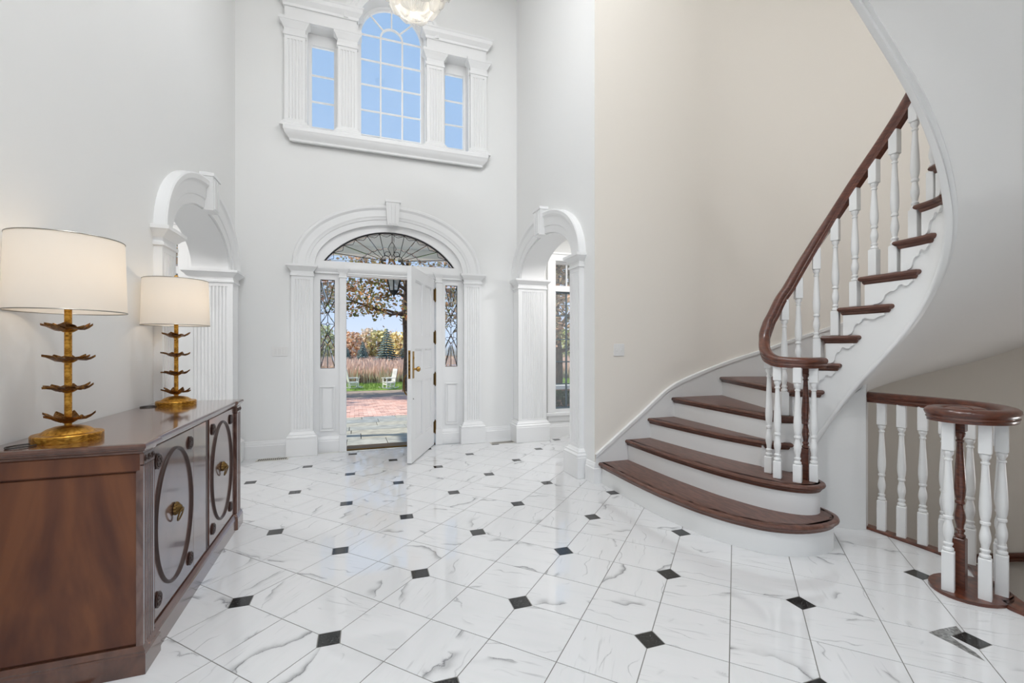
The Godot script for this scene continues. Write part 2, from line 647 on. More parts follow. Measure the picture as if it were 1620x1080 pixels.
func pilaster(parent: Node3D, cx: float, w: float, proj: float, y_plinth: float, y_cap0: float, y_cap1: float, n: int, d0 := 0.0, left := false, right := false, base_h := 0.0) -> void:
	var b := base_h
	var yb := b + y_plinth
	if y_plinth > 0.0:
		obj("plinth", G.new().box(Vector3(cx - w / 2 - 0.05, b, d0 - (0.03 if d0 < -0.05 else 0.0)), Vector3(cx + w / 2 + 0.05, yb, proj + 0.045), 0.004), M.trim, parent)
	var g := G.new()
	g.band(w, d0, proj, [[0.045, yb], [0.046, yb + 0.02], [0.036, yb + 0.03], [0.03, yb + 0.034], [0.03, yb + 0.046], [0.018, yb + 0.056], [0.012, yb + 0.07], [0.0, yb + 0.074]], cx)
	obj("base_moulding", g, M.trim, parent)
	var s := G.new()
	s.prism(flute_plan(w, d0, proj, n, left, right), yb + 0.1, y_cap0 - 0.035)
	s.move(0, Transform3D(Basis(), Vector3(cx, 0, 0)))
	s.box(Vector3(cx - w / 2, yb + 0.07, d0), Vector3(cx + w / 2, yb + 0.1, proj))
	s.box(Vector3(cx - w / 2, y_cap0 - 0.035, d0), Vector3(cx + w / 2, y_cap0 + 0.03, proj))
	obj("fluted_shaft", s, M.trim, parent)
	var c := G.new()
	var H := y_cap1 - y_cap0
	c.band(w, d0, proj, [[0.0, y_cap0], [0.012, y_cap0 + 0.005], [0.012, y_cap0 + 0.025 * H / 0.13], [0.003, y_cap0 + 0.03 * H / 0.13], [0.003, y_cap0 + H * 0.45], [0.012, y_cap0 + H * 0.5], [0.026, y_cap0 + H * 0.64], [0.042, y_cap0 + H * 0.74], [0.046, y_cap0 + H * 0.8], [0.052, y_cap0 + H * 0.82], [0.052, y_cap1]], cx)
	obj("capital", c, M.trim, parent)

const ARCHIVOLT := [[0.0, 0.0], [0.0, 0.03], [0.07, 0.034], [0.075, 0.042], [0.085, 0.046], [0.16, 0.048], [0.175, 0.056], [0.19, 0.07], [0.225, 0.074], [0.235, 0.066], [0.235, 0.0]]

func keystone(parent: Node3D, cx: float, y0: float, y1: float, w0: float, w1: float, z: float) -> void:
	var g := G.new()
	g.slab(V2([[cx - w0 / 2, y0], [cx + w0 / 2, y0], [cx + w1 / 2, y1 - 0.03], [cx - w1 / 2, y1 - 0.03]]), 0.0, z)
	g.slab(V2([[cx - w1 / 2 - 0.008, y1 - 0.03], [cx + w1 / 2 + 0.008, y1 - 0.03], [cx + w1 / 2 + 0.008, y1], [cx - w1 / 2 - 0.008, y1]]), 0.0, z + 0.01)
	for k in [-1, 0, 1]:
		var x0: float = cx + k * w0 * 0.28
		var x1: float = cx + k * w1 * 0.28
		g.slab(V2([[x0 - w0 * 0.1, y0 + 0.015], [x0 + w0 * 0.1, y0 + 0.015], [x1 + w1 * 0.1, y1 - 0.045], [x1 - w1 * 0.1, y1 - 0.045]]), z - 0.005, z + 0.009)
	obj("keystone", g, M.trim, parent)

func archway_trim(called: String, label: String, at: Vector3, turn: float, a: float, spring: float, b: float, w: float, t: float) -> void:
	# pilasters that wrap the jambs, a moulded elliptical arch and its keystone
	var s := struct(called, label, "archway", at, turn)
	for e in [-1, 1]:
		pilaster(s, e * (a + w / 2), w, 0.05, 0.2, spring - 0.13, spring, 6, -t - 0.05, e > 0, e < 0)
	var g := G.new()
	g.arc_trim(Vector2(0, spring), a, b, V2(ARCHIVOLT), 0.0, PI, 44)
	obj("archivolt", g, M.trim, s)
	var l := G.new()
	l.arc_trim(Vector2(0, spring), a, b, V2([[-0.012, 0.012], [0.02, 0.012], [0.02, -t - 0.012], [-0.012, -t - 0.012]]), 0.0, PI, 44)
	obj("arch_lining", l, M.trim, s)
	keystone(s, 0.0, spring + b - 0.015, spring + b + 0.3, 0.15, 0.2, 0.1)

# ---------------------------------------------------------------- floor
func diamond_at(i: float, j: float) -> Vector2:
	return Vector2(0.7602 + i * 0.4216 + j * 0.4417, -2.0201 + i * 0.4417 - j * 0.4216)

func on_screen(p: Vector3) -> float:       # depth of a point in view, or -1: only used to choose which tiles become single pieces
	var a := deg_to_rad(-YAW)
	var r := p.x * cos(a) + p.z * sin(a)
	var d := p.x * sin(a) - p.z * cos(a)
	if d < 0.4: return -1.0
	var u := 810.0 + 700.0 * r / d
	var q := 550.0 + 700.0 * EYE.y / d
	return d if u > -60 and u < 1680 and q < 1180 else -1.0

func make_floor() -> void:
	var f := struct("floor", "polished white marble tiles set diagonally with small black insets", "floor")
	var well := hole_plan()
	var room := V2([[-3.3, -5.64], [4.3, -5.64], [4.3, 2.6], [-3.3, 2.6]])
	var bed := G.new()
	for part in Geometry2D.clip_polygons(room, well):
		if not Geometry2D.is_polygon_clockwise(part):
			bed.prism(part, -0.25, -0.0016)
	obj("grout_bed", bed, M.grout, f)
	var pieces := []
	var e1 := Vector2(0.4216, 0.4417) / 2
	var e2 := Vector2(0.4417, -0.4216) / 2
	var gap := 0.0019
	var l1 := e1.normalized()
	var l2 := e2.normalized()
	var cut := 0.063
	for ai in range(-30, 31):
		for bi in range(-34, 35):
			var o := diamond_at(0, 0) + e1 * ai + e2 * bi
			if o.x < -3.6 or o.x > 4.6 or o.y < -6.1 or o.y > 2.9:
				continue
			var P := [o + l1 * gap + l2 * gap, o + e1 - l1 * gap + l2 * gap, o + e1 + e2 - l1 * gap - l2 * gap, o + e2 + l1 * gap - l2 * gap]
			var ev := [[ai, bi], [ai + 1, bi], [ai + 1, bi + 1], [ai, bi + 1]]
			var poly := PackedVector2Array()
			for k in 4:
				if posmod(ev[k][0], 2) == 0 and posmod(ev[k][1], 2) == 0:
					var to_prev: Vector2 = (P[(k + 3) % 4] - P[k]).normalized()
					var to_next: Vector2 = (P[(k + 1) % 4] - P[k]).normalized()
					poly.append(P[k] + to_prev * cut); poly.append(P[k] + to_next * cut)
				else:
					poly.append(P[k])
			pieces.append([poly, false, o + (e1 + e2) / 2])
			if posmod(ai, 2) == 0 and posmod(bi, 2) == 0:
				var c := cut - gap * 1.2
				pieces.append([PackedVector2Array([o + l1 * c, o + l2 * c, o - l1 * c, o - l2 * c]), true, o])
	# what is in view and not under the stair comes first
	var seen := []
	var rest := []
	for p in pieces:
		var c: Vector2 = p[2]
		var d := on_screen(Vector3(c.x, 0, c.y))
		var hid := (c.x > 2.6 and c.y < -2.25 and c.y > -3.6) or (c.x < -1.3) or (c.x < -0.8 and c.y > -3.6) or (c.x > 2.35 and c.y > -4.4 and c.y < -2.4) or c.x > 3.4
		if d > 0.0 and not hid:
			seen.append([d, p])
		else:
			rest.append(p)
	seen.sort_custom(func(x, y): return x[0] < y[0])
	var more := [G.new(), G.new(), G.new(), G.new()]
	var count := {false: 0, true: 0}
	for q in seen:
		var p: Array = q[1]
		if count[p[1]] >= 296:
			rest.append(p)
			continue
		for part in clipped(p[0], room, well):
			count[p[1]] += 1
			var g := G.new()
			var k := tile(g, part, p[1])
			obj("inset_tile" if p[1] else "marble_tile", g, M.granite if p[1] else M.marble[k], f, 0.0)
	var patch := G.new()
	patch.prism(V2([[2.357, -1.21], [2.43, -1.207], [2.527, -1.196], [2.495, -1.161], [2.415, -1.164], [2.40, -1.13], [2.381, -1.065], [2.351, -1.023], [2.35, -1.067], [2.358, -1.12]]), -0.001, 0.0003)
	obj("grey_marble_vein", patch, M.grey_marble, f, 0.0)
	for p in rest:
		for part in clipped(p[0], room, well):
			if p[1]: tile(more[3], part, true)
			else:
				var k := rng.randi() % 3
				tile(more[k], part, false)
	for k in 4:
		if more[k].v.size():
			var o := obj("far_tiles", more[k], M.granite if k == 3 else M.marble[k], f, 0.0)
			o.set_meta("kind", "stuff")

func clipped(poly: PackedVector2Array, room: PackedVector2Array, well: PackedVector2Array) -> Array:
	var out := []
	for a in Geometry2D.intersect_polygons(poly, room):
		for b in Geometry2D.clip_polygons(a, well):
			if b.size() >= 3 and not Geometry2D.is_polygon_clockwise(b):
				out.append(b)
	return out

func tile(g: G, poly: PackedVector2Array, dark: bool) -> int:
	var from := g.v.size()
	var y := rng.randf_range(-0.0002, 0.0)
	var c := Vector2.ZERO
	for p in poly: c += p
	c /= poly.size()
	var rings := []
	for q in [[-0.0018, 1.0], [y - 0.0006, 1.0], [y, 0.9975]]:
		var r := PackedVector3Array()
		for p in poly:
			var w: Vector2 = c + (p - c) * q[1]
			r.append(Vector3(w.x, q[0], w.y))
		rings.append(r)
	g.loft(rings)
	var off := Vector2(rng.randf_range(0.18, 0.82), rng.randf_range(0.18, 0.82))
	var turn := (rng.randi() % 4) * PI / 2
	var s := 0.8 if not dark else 2.0
	for i in range(from, g.v.size()):
		var w := Vector2(g.v[i].x - c.x, g.v[i].z - c.y).rotated(turn) * s + off
		g.uv.append(w)
	return rng.randi() % 3

# ---------------------------------------------------------------- the stairwell's plan
const WC := Vector2(3.3, -1.82)
const WR := 1.75
func wall_arc(deg: float) -> Vector2:         # 0 = towards the door wall, 90 = right
	var t := deg_to_rad(deg)
	return WC + WR * Vector2(sin(t), -cos(t))

func hole_plan() -> PackedVector2Array:
	var p := V2([[3.355, -2.07], [3.355, -1.66], [3.33, -1.53], [3.27, -1.43], [3.18, -1.36], [3.10, -1.27], [3.02, -1.18], [2.96, -1.08], [2.98, -0.06], [3.3, -0.06]])
	var d := 178.0
	while d >= 44.0:
		var w := WC + (WR + 0.01) * Vector2(sin(deg_to_rad(d)), -cos(deg_to_rad(d)))
		p.append(w)
		d -= 6.0
	if Geometry2D.is_polygon_clockwise(p):
		p.reverse()
	return p

# ---------------------------------------------------------------- front wall: door, fanlight, upper window
const FZ := -5.65
const TOP := 6.0

func front_wall() -> void:
	var holes := [
		{"a": DX - 0.9, "b": DX + 0.9, "lo": 0.0, "top": oval(DX, 0.9, 2.2, 0.56)},
		{"a": DX - 0.972, "b": DX - 0.63, "lo": 3.7, "top": 5.0},
		{"a": DX + 0.63, "b": DX + 0.972, "lo": 3.7, "top": 5.0},
		{"a": DX - 0.41, "b": DX + 0.41, "lo": 3.7, "top": oval(DX, 0.41, 5.14, 0.41)},
		{"a": 2.635, "b": 3.515, "lo": 0.33, "top": 2.5},
		{"a": -2.635, "b": -1.755, "lo": 0.33, "top": 2.5}]
	var g := pierced(-3.3, 4.3, 0.0, TOP, 0.24, holes)
	var w := struct_mesh("wall_front", g, M.wall, "cream front wall holding the entrance door and the tall upper window", "wall")
	w.position = Vector3(0, 0, FZ)
	door_surround()
	entrance_door()
	palladian()
	hall_window("window_2", "tall hall window seen through the archway beside the stair", 3.075)
	hall_window("window_3", "tall hall window seen through the archway behind the console", -2.195)

func door_surround() -> void:
	var s := struct("trim_1", "white fluted door surround with elliptical arch and keystone", "door surround", Vector3(DX, 0, FZ))
	for e in [-1, 1]:
		pilaster(s, e * 1.012, 0.23, 0.035, 0.2, 2.065, 2.2, 6)
	var g := G.new()
	var prof := V2([[0.0, -0.1], [0.0, 0.0], [0.06, 0.004], [0.066, 0.014], [0.09, 0.018], [0.1, 0.026], [0.175, 0.028], [0.185, 0.036], [0.2, 0.048], [0.225, 0.05], [0.232, 0.04], [0.232, -0.01]])
	g.arc_trim(Vector2(0, 2.2), 0.885, 0.55, prof, 0.0, PI, 56)
	obj("archivolt", g, M.trim, s)
	keystone(s, 0.0, 2.735, 3.045, 0.13, 0.165, 0.075)
	# the flat frame that holds door, sidelights and fanlight
	var holes := [
		{"a": -0.535, "b": 0.535, "lo": 0.0, "top": 2.115},
		{"a": -0.825, "b": -0.665, "lo": 0.995, "top": 2.05},
		{"a": 0.665, "b": 0.825, "lo": 0.995, "top": 2.05},
		{"a": -0.79, "b": 0.79, "lo": 2.275, "top": func(x): return 1.70 + sqrt(maxf(0.0, 0.976 * 0.976 - x * x))}]
	var top := oval(0.0, 0.9, 2.2, 0.56)
	var f := pierced(-0.9, 0.9, 0.0, 2.2, 0.07, holes.slice(0, 3))
	# above the transom the frame follows the arch
	var n := 48
	for i in n:
		var xa := lerpf(-0.9, 0.9, float(i) / n)
		var xb := lerpf(-0.9, 0.9, float(i + 1) / n)
		var ta: float = top.call(xa)
		var tb: float = top.call(xb)
		var fa := fan_top(xa)
		var fb := fan_top(xb)
		for z in [0.0, -0.07]:
			f.quad(Vector3(xa, 2.2, z), Vector3(xb, 2.2, z), Vector3(xb, minf(2.275, tb), z), Vector3(xa, minf(2.275, ta), z))
			if ta > fa or tb > fb:
				f.quad(Vector3(xa, minf(fa, ta), z), Vector3(xb, minf(fb, tb), z), Vector3(xb, tb, z), Vector3(xa, ta, z))
		if fa > 2.276 or fb > 2.276:
			f.quad(Vector3(xa, fa, -0.07), Vector3(xb, fb, -0.07), Vector3(xb, fb, 0.0), Vector3(xa, fa, 0.0))
			f.quad(Vector3(xa, 2.275, 0.0), Vector3(xb, 2.275, 0.0), Vector3(xb, 2.275, -0.07), Vector3(xa, 2.275, -0.07))
	f.move(0, Transform3D(Basis(), Vector3(0, 0, -0.04)))
	obj("door_frame", f, M.trim, s, 20.0)
	# casing round the door
	var c := G.new()
	for e in [-1, 1]:
		c.box(Vector3(e * 0.574 - 0.037, 0.2, -0.045), Vector3(e * 0.574 + 0.037, 2.07, 0.006), 0.004)
		c.box(Vector3(e * 0.574 - 0.042, 0.0, -0.045), Vector3(e * 0.574 + 0.042, 0.2, 0.012), 0.004)
		c.box(Vector3(e * 0.548 - 0.012, 0.0, -0.14), Vector3(e * 0.548 + 0.012, 2.13, -0.02))
	c.box(Vector3(-0.56, 2.105, -0.14), Vector3(0.56, 2.13, -0.02))
	obj("door_casing", c, M.trim, s)
	# transom mouldings with breaks over the casing
	var tr := G.new()
	tr.band(1.74, -0.04, -0.02, [[0.0, 2.118], [0.01, 2.122], [0.01, 2.14], [0.018, 2.15], [0.03, 2.17], [0.034, 2.18], [0.034, 2.2], [0.0, 2.204]])
	for e in [-1, 1]:
		tr.band(0.075, -0.04, 0.0, [[0.0, 2.07], [0.01, 2.075], [0.01, 2.09], [0.004, 2.095], [0.004, 2.125], [0.018, 2.15], [0.03, 2.17], [0.034, 2.18], [0.034, 2.2], [0.0, 2.204]], e * 0.574)
	obj("transom", tr, M.trim, s)
	# panels and skirting below the sidelights
	for e in [-1, 1]:
		var cx: float = e * 0.748
		var p := G.new()
		p.sweep(V3([[cx - 0.084, 0.25, -0.04], [cx - 0.084, 0.785, -0.04]]), V2([[-0.008, 0], [0.008, 0], [0.004, 0.012], [-0.004, 0.012]]))
		p = G.new()
		var lo := Vector2(cx - 0.084, 0.25)
		var hi := Vector2(cx + 0.084, 0.785)
		border(p, lo.x, lo.y, hi.x, hi.y, 0.014, -0.041, -0.026, 0.003)
		p.box(Vector3(lo.x + 0.03, lo.y + 0.03, -0.04), Vector3(hi.x - 0.03, hi.y - 0.03, -0.032), 0.005)
		obj("panel", p, M.trim, s)
		var q := G.new()
		q.band(0.255, -0.04, -0.03, [[0.0, 0.0], [0.022, 0.0], [0.022, 0.135], [0.016, 0.142], [0.016, 0.158], [0.008, 0.172], [0.0, 0.19]], cx - e * 0.008)
		obj("skirting", q, M.trim, s)
	var th := G.new().box(Vector3(-0.535, 0.0, -0.24), Vector3(0.535, 0.02, -0.02), 0.006)
	obj("threshold", th, M.brass_old, s)
	sidelight(-1, "window_4", "leaded bevelled glass sidelight between door and light switch")
	sidelight(1, "window_5", "leaded bevelled glass sidelight on the hinge side of the open door")
	fanlight()

func fan_top(x: float) -> float:
	return maxf(2.275, 1.70 + sqrt(maxf(0.0, 0.976 * 0.976 - x * x))) if absf(x) < 0.79 else 2.275

func came(g: G, pts: Array, w := 0.004, z := 0.0) -> void:
	for i in pts.size() - 1:
		var a := Vector3(pts[i][0], pts[i][1], z)
		var b := Vector3(pts[i + 1][0], pts[i + 1][1], z)
		g.tube(a, b, w, w, 6)

func arcpts(cx: float, cy: float, rx: float, ry: float, t0: float, t1: float, n := 10) -> Array:
	var r := []
	for i in n + 1:
		var t := deg_to_rad(lerpf(t0, t1, float(i) / n))
		r.append([cx + rx * cos(t), cy + ry * sin(t)])
	return r

func pane(parent: Node3D, poly: Array, z: float, bev := 0.006) -> void:       # one piece of bevelled glass
	var p := V2(poly)
	if Geometry2D.is_polygon_clockwise(p): p.reverse()
	var inn := Geometry2D.offset_polygon(p, -bev)
	var g := G.new()
	var a := PackedVector3Array()
	for q in p: a.append(Vector3(q.x, q.y, z - 0.002))
	if inn.size() == 1 and inn[0].size() == p.size():
		var b := PackedVector3Array()
		# keep the corners paired: start the inner ring at the corner nearest to the first outer one
		var best := 0
		for k in inn[0].size():
			if inn[0][k].distance_to(p[0]) < inn[0][best].distance_to(p[0]): best = k
		for k in inn[0].size():
			var q: Vector2 = inn[0][(k + best) % inn[0].size()]
			b.append(Vector3(q.x, q.y, z + 0.003))
		var c := PackedVector3Array()
		for q in p: c.append(Vector3(q.x, q.y, z - 0.0035))
		g.loft([c, a, b])
	else:
		g.slab(p, z - 0.0035, z + 0.002)
	obj("pane", g, M.bevel, parent, 1.0)

func sidelight(e: int, called: String, label: String) -> void:
	var s := struct(called, label, "sidelight", Vector3(DX + e * 0.745, 1.5225, FZ - 0.075))
	var w := 0.08
	var h := 0.5275
	var g := G.new()
	# the border
	border(g, -w, -h, w, h, 0.005, -0.005, 0.005)
	for q in [1, -1]:
		came(g, [[0, q * h], [0, q * 0.235]])
		came(g, [[-w * 0.95, q * h * 0.97], [-0.012, q * 0.25]])
		came(g, [[w * 0.95, q * h * 0.97], [0.012, q * 0.25]])
		came(g, [[-w, q * 0.29], [-0.034, q * 0.185]])
		came(g, [[w, q * 0.29], [0.034, q * 0.185]])
		came(g, [[0, q * 0.235], [0.034, q * 0.185], [0, q * 0.125], [-0.034, q * 0.185], [0, q * 0.235]])
		for d in [-1, 1]:
			came(g, arcpts(d * 0.045, q * 0.165, 0.026, 0.02, 0, 360, 12), 0.003)
			came(g, [[d * w, q * 0.0], [d * 0.03, q * 0.075], [d * 0.006, q * 0.125], [d * 0.022, q * 0.15]])
		g.lathe([[0.0, -0.004], [0.009, -0.004], [0.009, 0.004], [0.0, 0.004]], Vector3(0, q * 0.112, 0), 8)
	came(g, [[-w, 0], [-0.02, 0], [0, 0.025], [0.02, 0], [w, 0]])
	came(g, [[-0.02, 0], [0, -0.025], [0.02, 0]])
	came(g, [[0, 0.11], [0, 0.025]]); came(g, [[0, -0.11], [0, -0.025]])
	obj("lead_came", g, M.lead, s)
	for q in [1, -1]:
		pane(s, [[-w * 0.95, q * h * 0.97], [-0.002, q * h * 0.97], [-0.002, q * 0.25]], 0)
		pane(s, [[w * 0.95, q * h * 0.97], [0.002, q * h * 0.97], [0.002, q * 0.25]], 0)
		for d in [-1, 1]:
			pane(s, [[d * w, q * h * 0.95], [d * w, q * 0.295], [d * 0.036, q * 0.195], [d * 0.014, q * 0.25]], 0)
			pane(s, [[d * w, q * 0.285], [d * w, q * 0.004], [d * 0.033, q * 0.075], [d * 0.034, q * 0.18]], 0)
			pane(s, [[d * (w - 0.004), q * 0.003], [d * 0.021, q * 0.003], [d * 0.003, q * 0.026], [d * 0.003, q * 0.12], [d * 0.03, q * 0.073]], 0, 0.003)
		pane(s, [[0, q * 0.23], [0.03, q * 0.185], [0, q * 0.13], [-0.03, q * 0.185]], 0)
	pane(s, [[0, 0.022], [0.017, 0], [0, -0.022], [-0.017, 0]], 0, 0.004)

func fanlight() -> void:
	var s := struct("window_6", "leaded glass fanlight with spreading rays over the front door", "fanlight", Vector3(DX, 2.275, FZ - 0.075))
	var R := 0.976
	var cy := 1.70 - 2.275
	var g := G.new()
	var rim := []
	var t0 := rad_to_deg(acos(0.79 / R))
	g.arc_trim(Vector2(0, cy), R, R, V2([[-0.014, -0.012], [0.0, -0.012], [0.0, 0.012], [-0.014, 0.012]]), deg_to_rad(t0), deg_to_rad(180 - t0), 40)
	# twelve ribs run from the two scrolls to the rim
	var rays := 12
	var outs := []
	for i in rays + 1:
		var t := deg_to_rad(lerpf(t0, 180 - t0, float(i) / rays))
		outs.append(Vector2(R * 0.985 * cos(t), cy + R * 0.985 * sin(t)))
	var hub := func(i: int) -> Vector2: return Vector2(0.075 if i < rays / 2 else -0.075, 0.045)
	for i in range(1, rays):
		if i == rays / 2: continue
		var h: Vector2 = hub.call(i)
		came(g, [[outs[i].x, outs[i].y], [h.x, h.y]])
	# scallops below the rim and a garland half way in
	for i in rays:
		var a: Vector2 = outs[i]
		var b: Vector2 = outs[i + 1]
		var m := (a + b) / 2 * 0.93 + Vector2(0, -0.008)
		came(g, [[a.x, a.y], [lerpf(a.x, m.x, 0.6), lerpf(a.y, m.y, 0.75)], [m.x, m.y], [lerpf(b.x, m.x, 0.6), lerpf(b.y, m.y, 0.75)], [b.x, b.y]], 0.0035)
	var mids := []
	for i in rays + 1:
		var h: Vector2 = hub.call(mini(i, rays - 1))
		var f: Vector2 = outs[i] if i > 0 and i < rays else Vector2(outs[i].x, 0.01)
		mids.append(h.lerp(f, 0.46))
	for i in rays:
		if i == rays / 2 or i == rays / 2 - 1: continue
		var a: Vector2 = mids[i]
		var b: Vector2 = mids[i + 1]
		var m := (a + b) / 2 * Vector2(0.96, 0.93)
		came(g, [[a.x, a.y], [m.x, m.y], [b.x, b.y]], 0.0035)
	for d in [-1, 1]:
		came(g, arcpts(d * 0.075, 0.06, 0.05, 0.055, 200, -90, 14) if d > 0 else arcpts(-0.075, 0.06, 0.05, 0.055, -20, 270, 14), 0.005)
		came(g, arcpts(d * 0.055, 0.135, 0.034, 0.03, 0, 360, 14), 0.004)
		came(g, [[0, 0.33], [0, 0.29], [d * 0.028, 0.25], [d * 0.05, 0.2], [d * 0.03, 0.165], [0, 0.1]])
	came(g, [[0, 0.4], [0, 0.33]])
	came(g, [[0, 0.1], [0, 0.0]])
	g.box(Vector3(-0.79, 0, -0.006), Vector3(0.79, 0.006, 0.006))
	obj("lead_came", g, M.lead, s)
	for i in rays:
		var ha: Vector2 = hub.call(i)
		var a: Vector2 = outs[i] if i > 0 else Vector2(outs[0].x, 0.006)
		var b: Vector2 = outs[i + 1] if i < rays - 1 else Vector2(outs[rays].x, 0.006)
		var ma: Vector2 = mids[i]
		var mb: Vector2 = mids[i + 1]
		if i == rays / 2 - 1: mb = Vector2(0.03, 0.2)
		if i == rays / 2: ma = Vector2(-0.03, 0.2)
		pane(s, [[ha.x, ha.y], [ma.x, ma.y], [mb.x, mb.y]], 0, 0.004)
		pane(s, [[ma.x, ma.y], [a.x * 0.985, a.y * 0.985], [b.x * 0.985, b.y * 0.985], [mb.x, mb.y]], 0, 0.007)

func entrance_door() -> void:
	# local frame: hinge edge at x = 0, leaf along -x, room face at z = 0; swung into the foyer
	var W := 0.945
	var T := 0.048
	var Hd := 2.1
	var s := struct("door_1", "open white panelled front door with brass knob", "door", Vector3(DX + 0.512, 0.012, FZ + 0.006), deg_to_rad(66.0))
	var holes := []
	var rows := [[0.24, 0.86], [0.98, 1.22], [1.36, 1.97]]
	var cols := [[-W + 0.13, -W / 2 - 0.055], [-W / 2 + 0.055, -0.13]]
	# stiles and rails
	var g := G.new()
	for x in [[-W, -W + 0.13], [-W / 2 - 0.055, -W / 2 + 0.055], [-0.13, 0.0]]:
		g.box(Vector3(x[0], 0, -T), Vector3(x[1], Hd, 0))
	for c in cols:
		for y in [[0.0, 0.24], [0.86, 0.98], [1.22, 1.36], [1.97, Hd]]:
			g.box(Vector3(c[0], y[0], -T), Vector3(c[1], y[1], 0))
	obj("leaf", g, M.door, s)
	for c in cols:
		for r in rows:
			var p := G.new()
			p.box(Vector3(c[0], r[0], -T + 0.012), Vector3(c[1], r[1], -0.012))
			# raised field, both faces
			for q in [[-0.012, -0.003, -1.0], [-T + 0.012, -T + 0.003, 1.0]]:
				var a := PackedVector3Array()
				var b := PackedVector3Array()
				for k in [[0, 0], [1, 0], [1, 1], [0, 1]]:
					a.append(Vector3(lerpf(c[0] + 0.03, c[1] - 0.03, k[0]), lerpf(r[0] + 0.03, r[1] - 0.03, k[1]), q[0]))
					b.append(Vector3(lerpf(c[0] + 0.055, c[1] - 0.055, k[0]), lerpf(r[0] + 0.055, r[1] - 0.055, k[1]), q[1]))
				p.loft([a, b])
			border(p, c[0], r[0], c[1], r[1], 0.014, -0.014, -0.002, 0.003)
			border(p, c[0], r[0], c[1], r[1], 0.014, -T + 0.002, -T + 0.014, 0.003)
			obj("panel", p, M.door, s)
	# escutcheon, knob, thumb turn
	var e := G.new().box(Vector3(-W + 0.035, 0.9, -0.001), Vector3(-W + 0.085, 1.19, 0.005), 0.002)
	obj("escutcheon", e, M.brass, s)
	var k := G.new().lathe([[0.0, 0.0], [0.016, 0.0], [0.011, 0.008], [0.010, 0.028], [0.022, 0.036], [0.029, 0.05], [0.027, 0.062], [0.016, 0.072], [0.0, 0.074]], Vector3.ZERO, 18)
	k.move(0, Transform3D(Basis(Vector3.RIGHT, PI / 2), Vector3(-W + 0.06, 1.0, 0.004)))
	obj("knob", k, M.brass, s)
	var tt := G.new().lathe([[0.0, 0.0], [0.013, 0.0], [0.013, 0.006], [0.008, 0.008], [0.0, 0.009]], Vector3.ZERO, 14)
	tt.move(0, Transform3D(Basis(Vector3.RIGHT, PI / 2), Vector3(-W + 0.06, 1.12, 0.004)))
	obj("thumb_turn", tt, M.brass, s)
	obj("bolt", G.new().lathe([[0.0, 0.0], [0.008, 0.0], [0.008, 0.005], [0.0, 0.006]], Vector3.ZERO, 10).move(0, Transform3D(Basis(Vector3.RIGHT, PI / 2), Vector3(-W + 0.06, 0.68, 0.0))), M.steel, s)
	# lock plate on the leading edge
	var lp := G.new().box(Vector3(-W - 0.002, 0.9, -T + 0.012), Vector3(-W, 1.2, -0.012))
	var lo := obj("lock_plate", lp, M.brass, s)
	for y in [0.93, 1.0, 1.04, 1.08, 1.17]:
		obj("latch", G.new().box(Vector3(-W - 0.006, y - 0.012, -T + 0.018), Vector3(-W - 0.001, y + 0.012, -0.018), 0.002), M.brass_old, lo)
	# pull on the outer face
	var pull := G.new()
	var pts := PackedVector3Array()
	for i in 13:
		var t := PI * i / 12.0
		pts.append(Vector3(-W + 0.07, 0.83 - 0.11 * cos(t), -T - 0.06 * pow(sin(t), 0.6)))
	pull.pipe(pts, PackedFloat32Array([0.008]), 8)
	obj("pull_handle", pull, M.brass_old, s)
	for y in [0.22, 0.83, 1.36, 1.9]:
		var h := G.new()
		h.lathe([[0.0, -0.092], [0.007, -0.09], [0.005, -0.083], [0.012, -0.076], [0.012, 0.076], [0.005, 0.083], [0.007, 0.09], [0.0, 0.094]], Vector3(0.012, y, 0.012), 10)
		h.box(Vector3(-0.03, y - 0.07, -0.001), Vector3(0.006, y + 0.07, 0.004))
		h.box(Vector3(-0.001, y - 0.07, -0.045), Vector3(0.004, y + 0.07, 0.008))
		obj("hinge", h, M.brass_old, s)

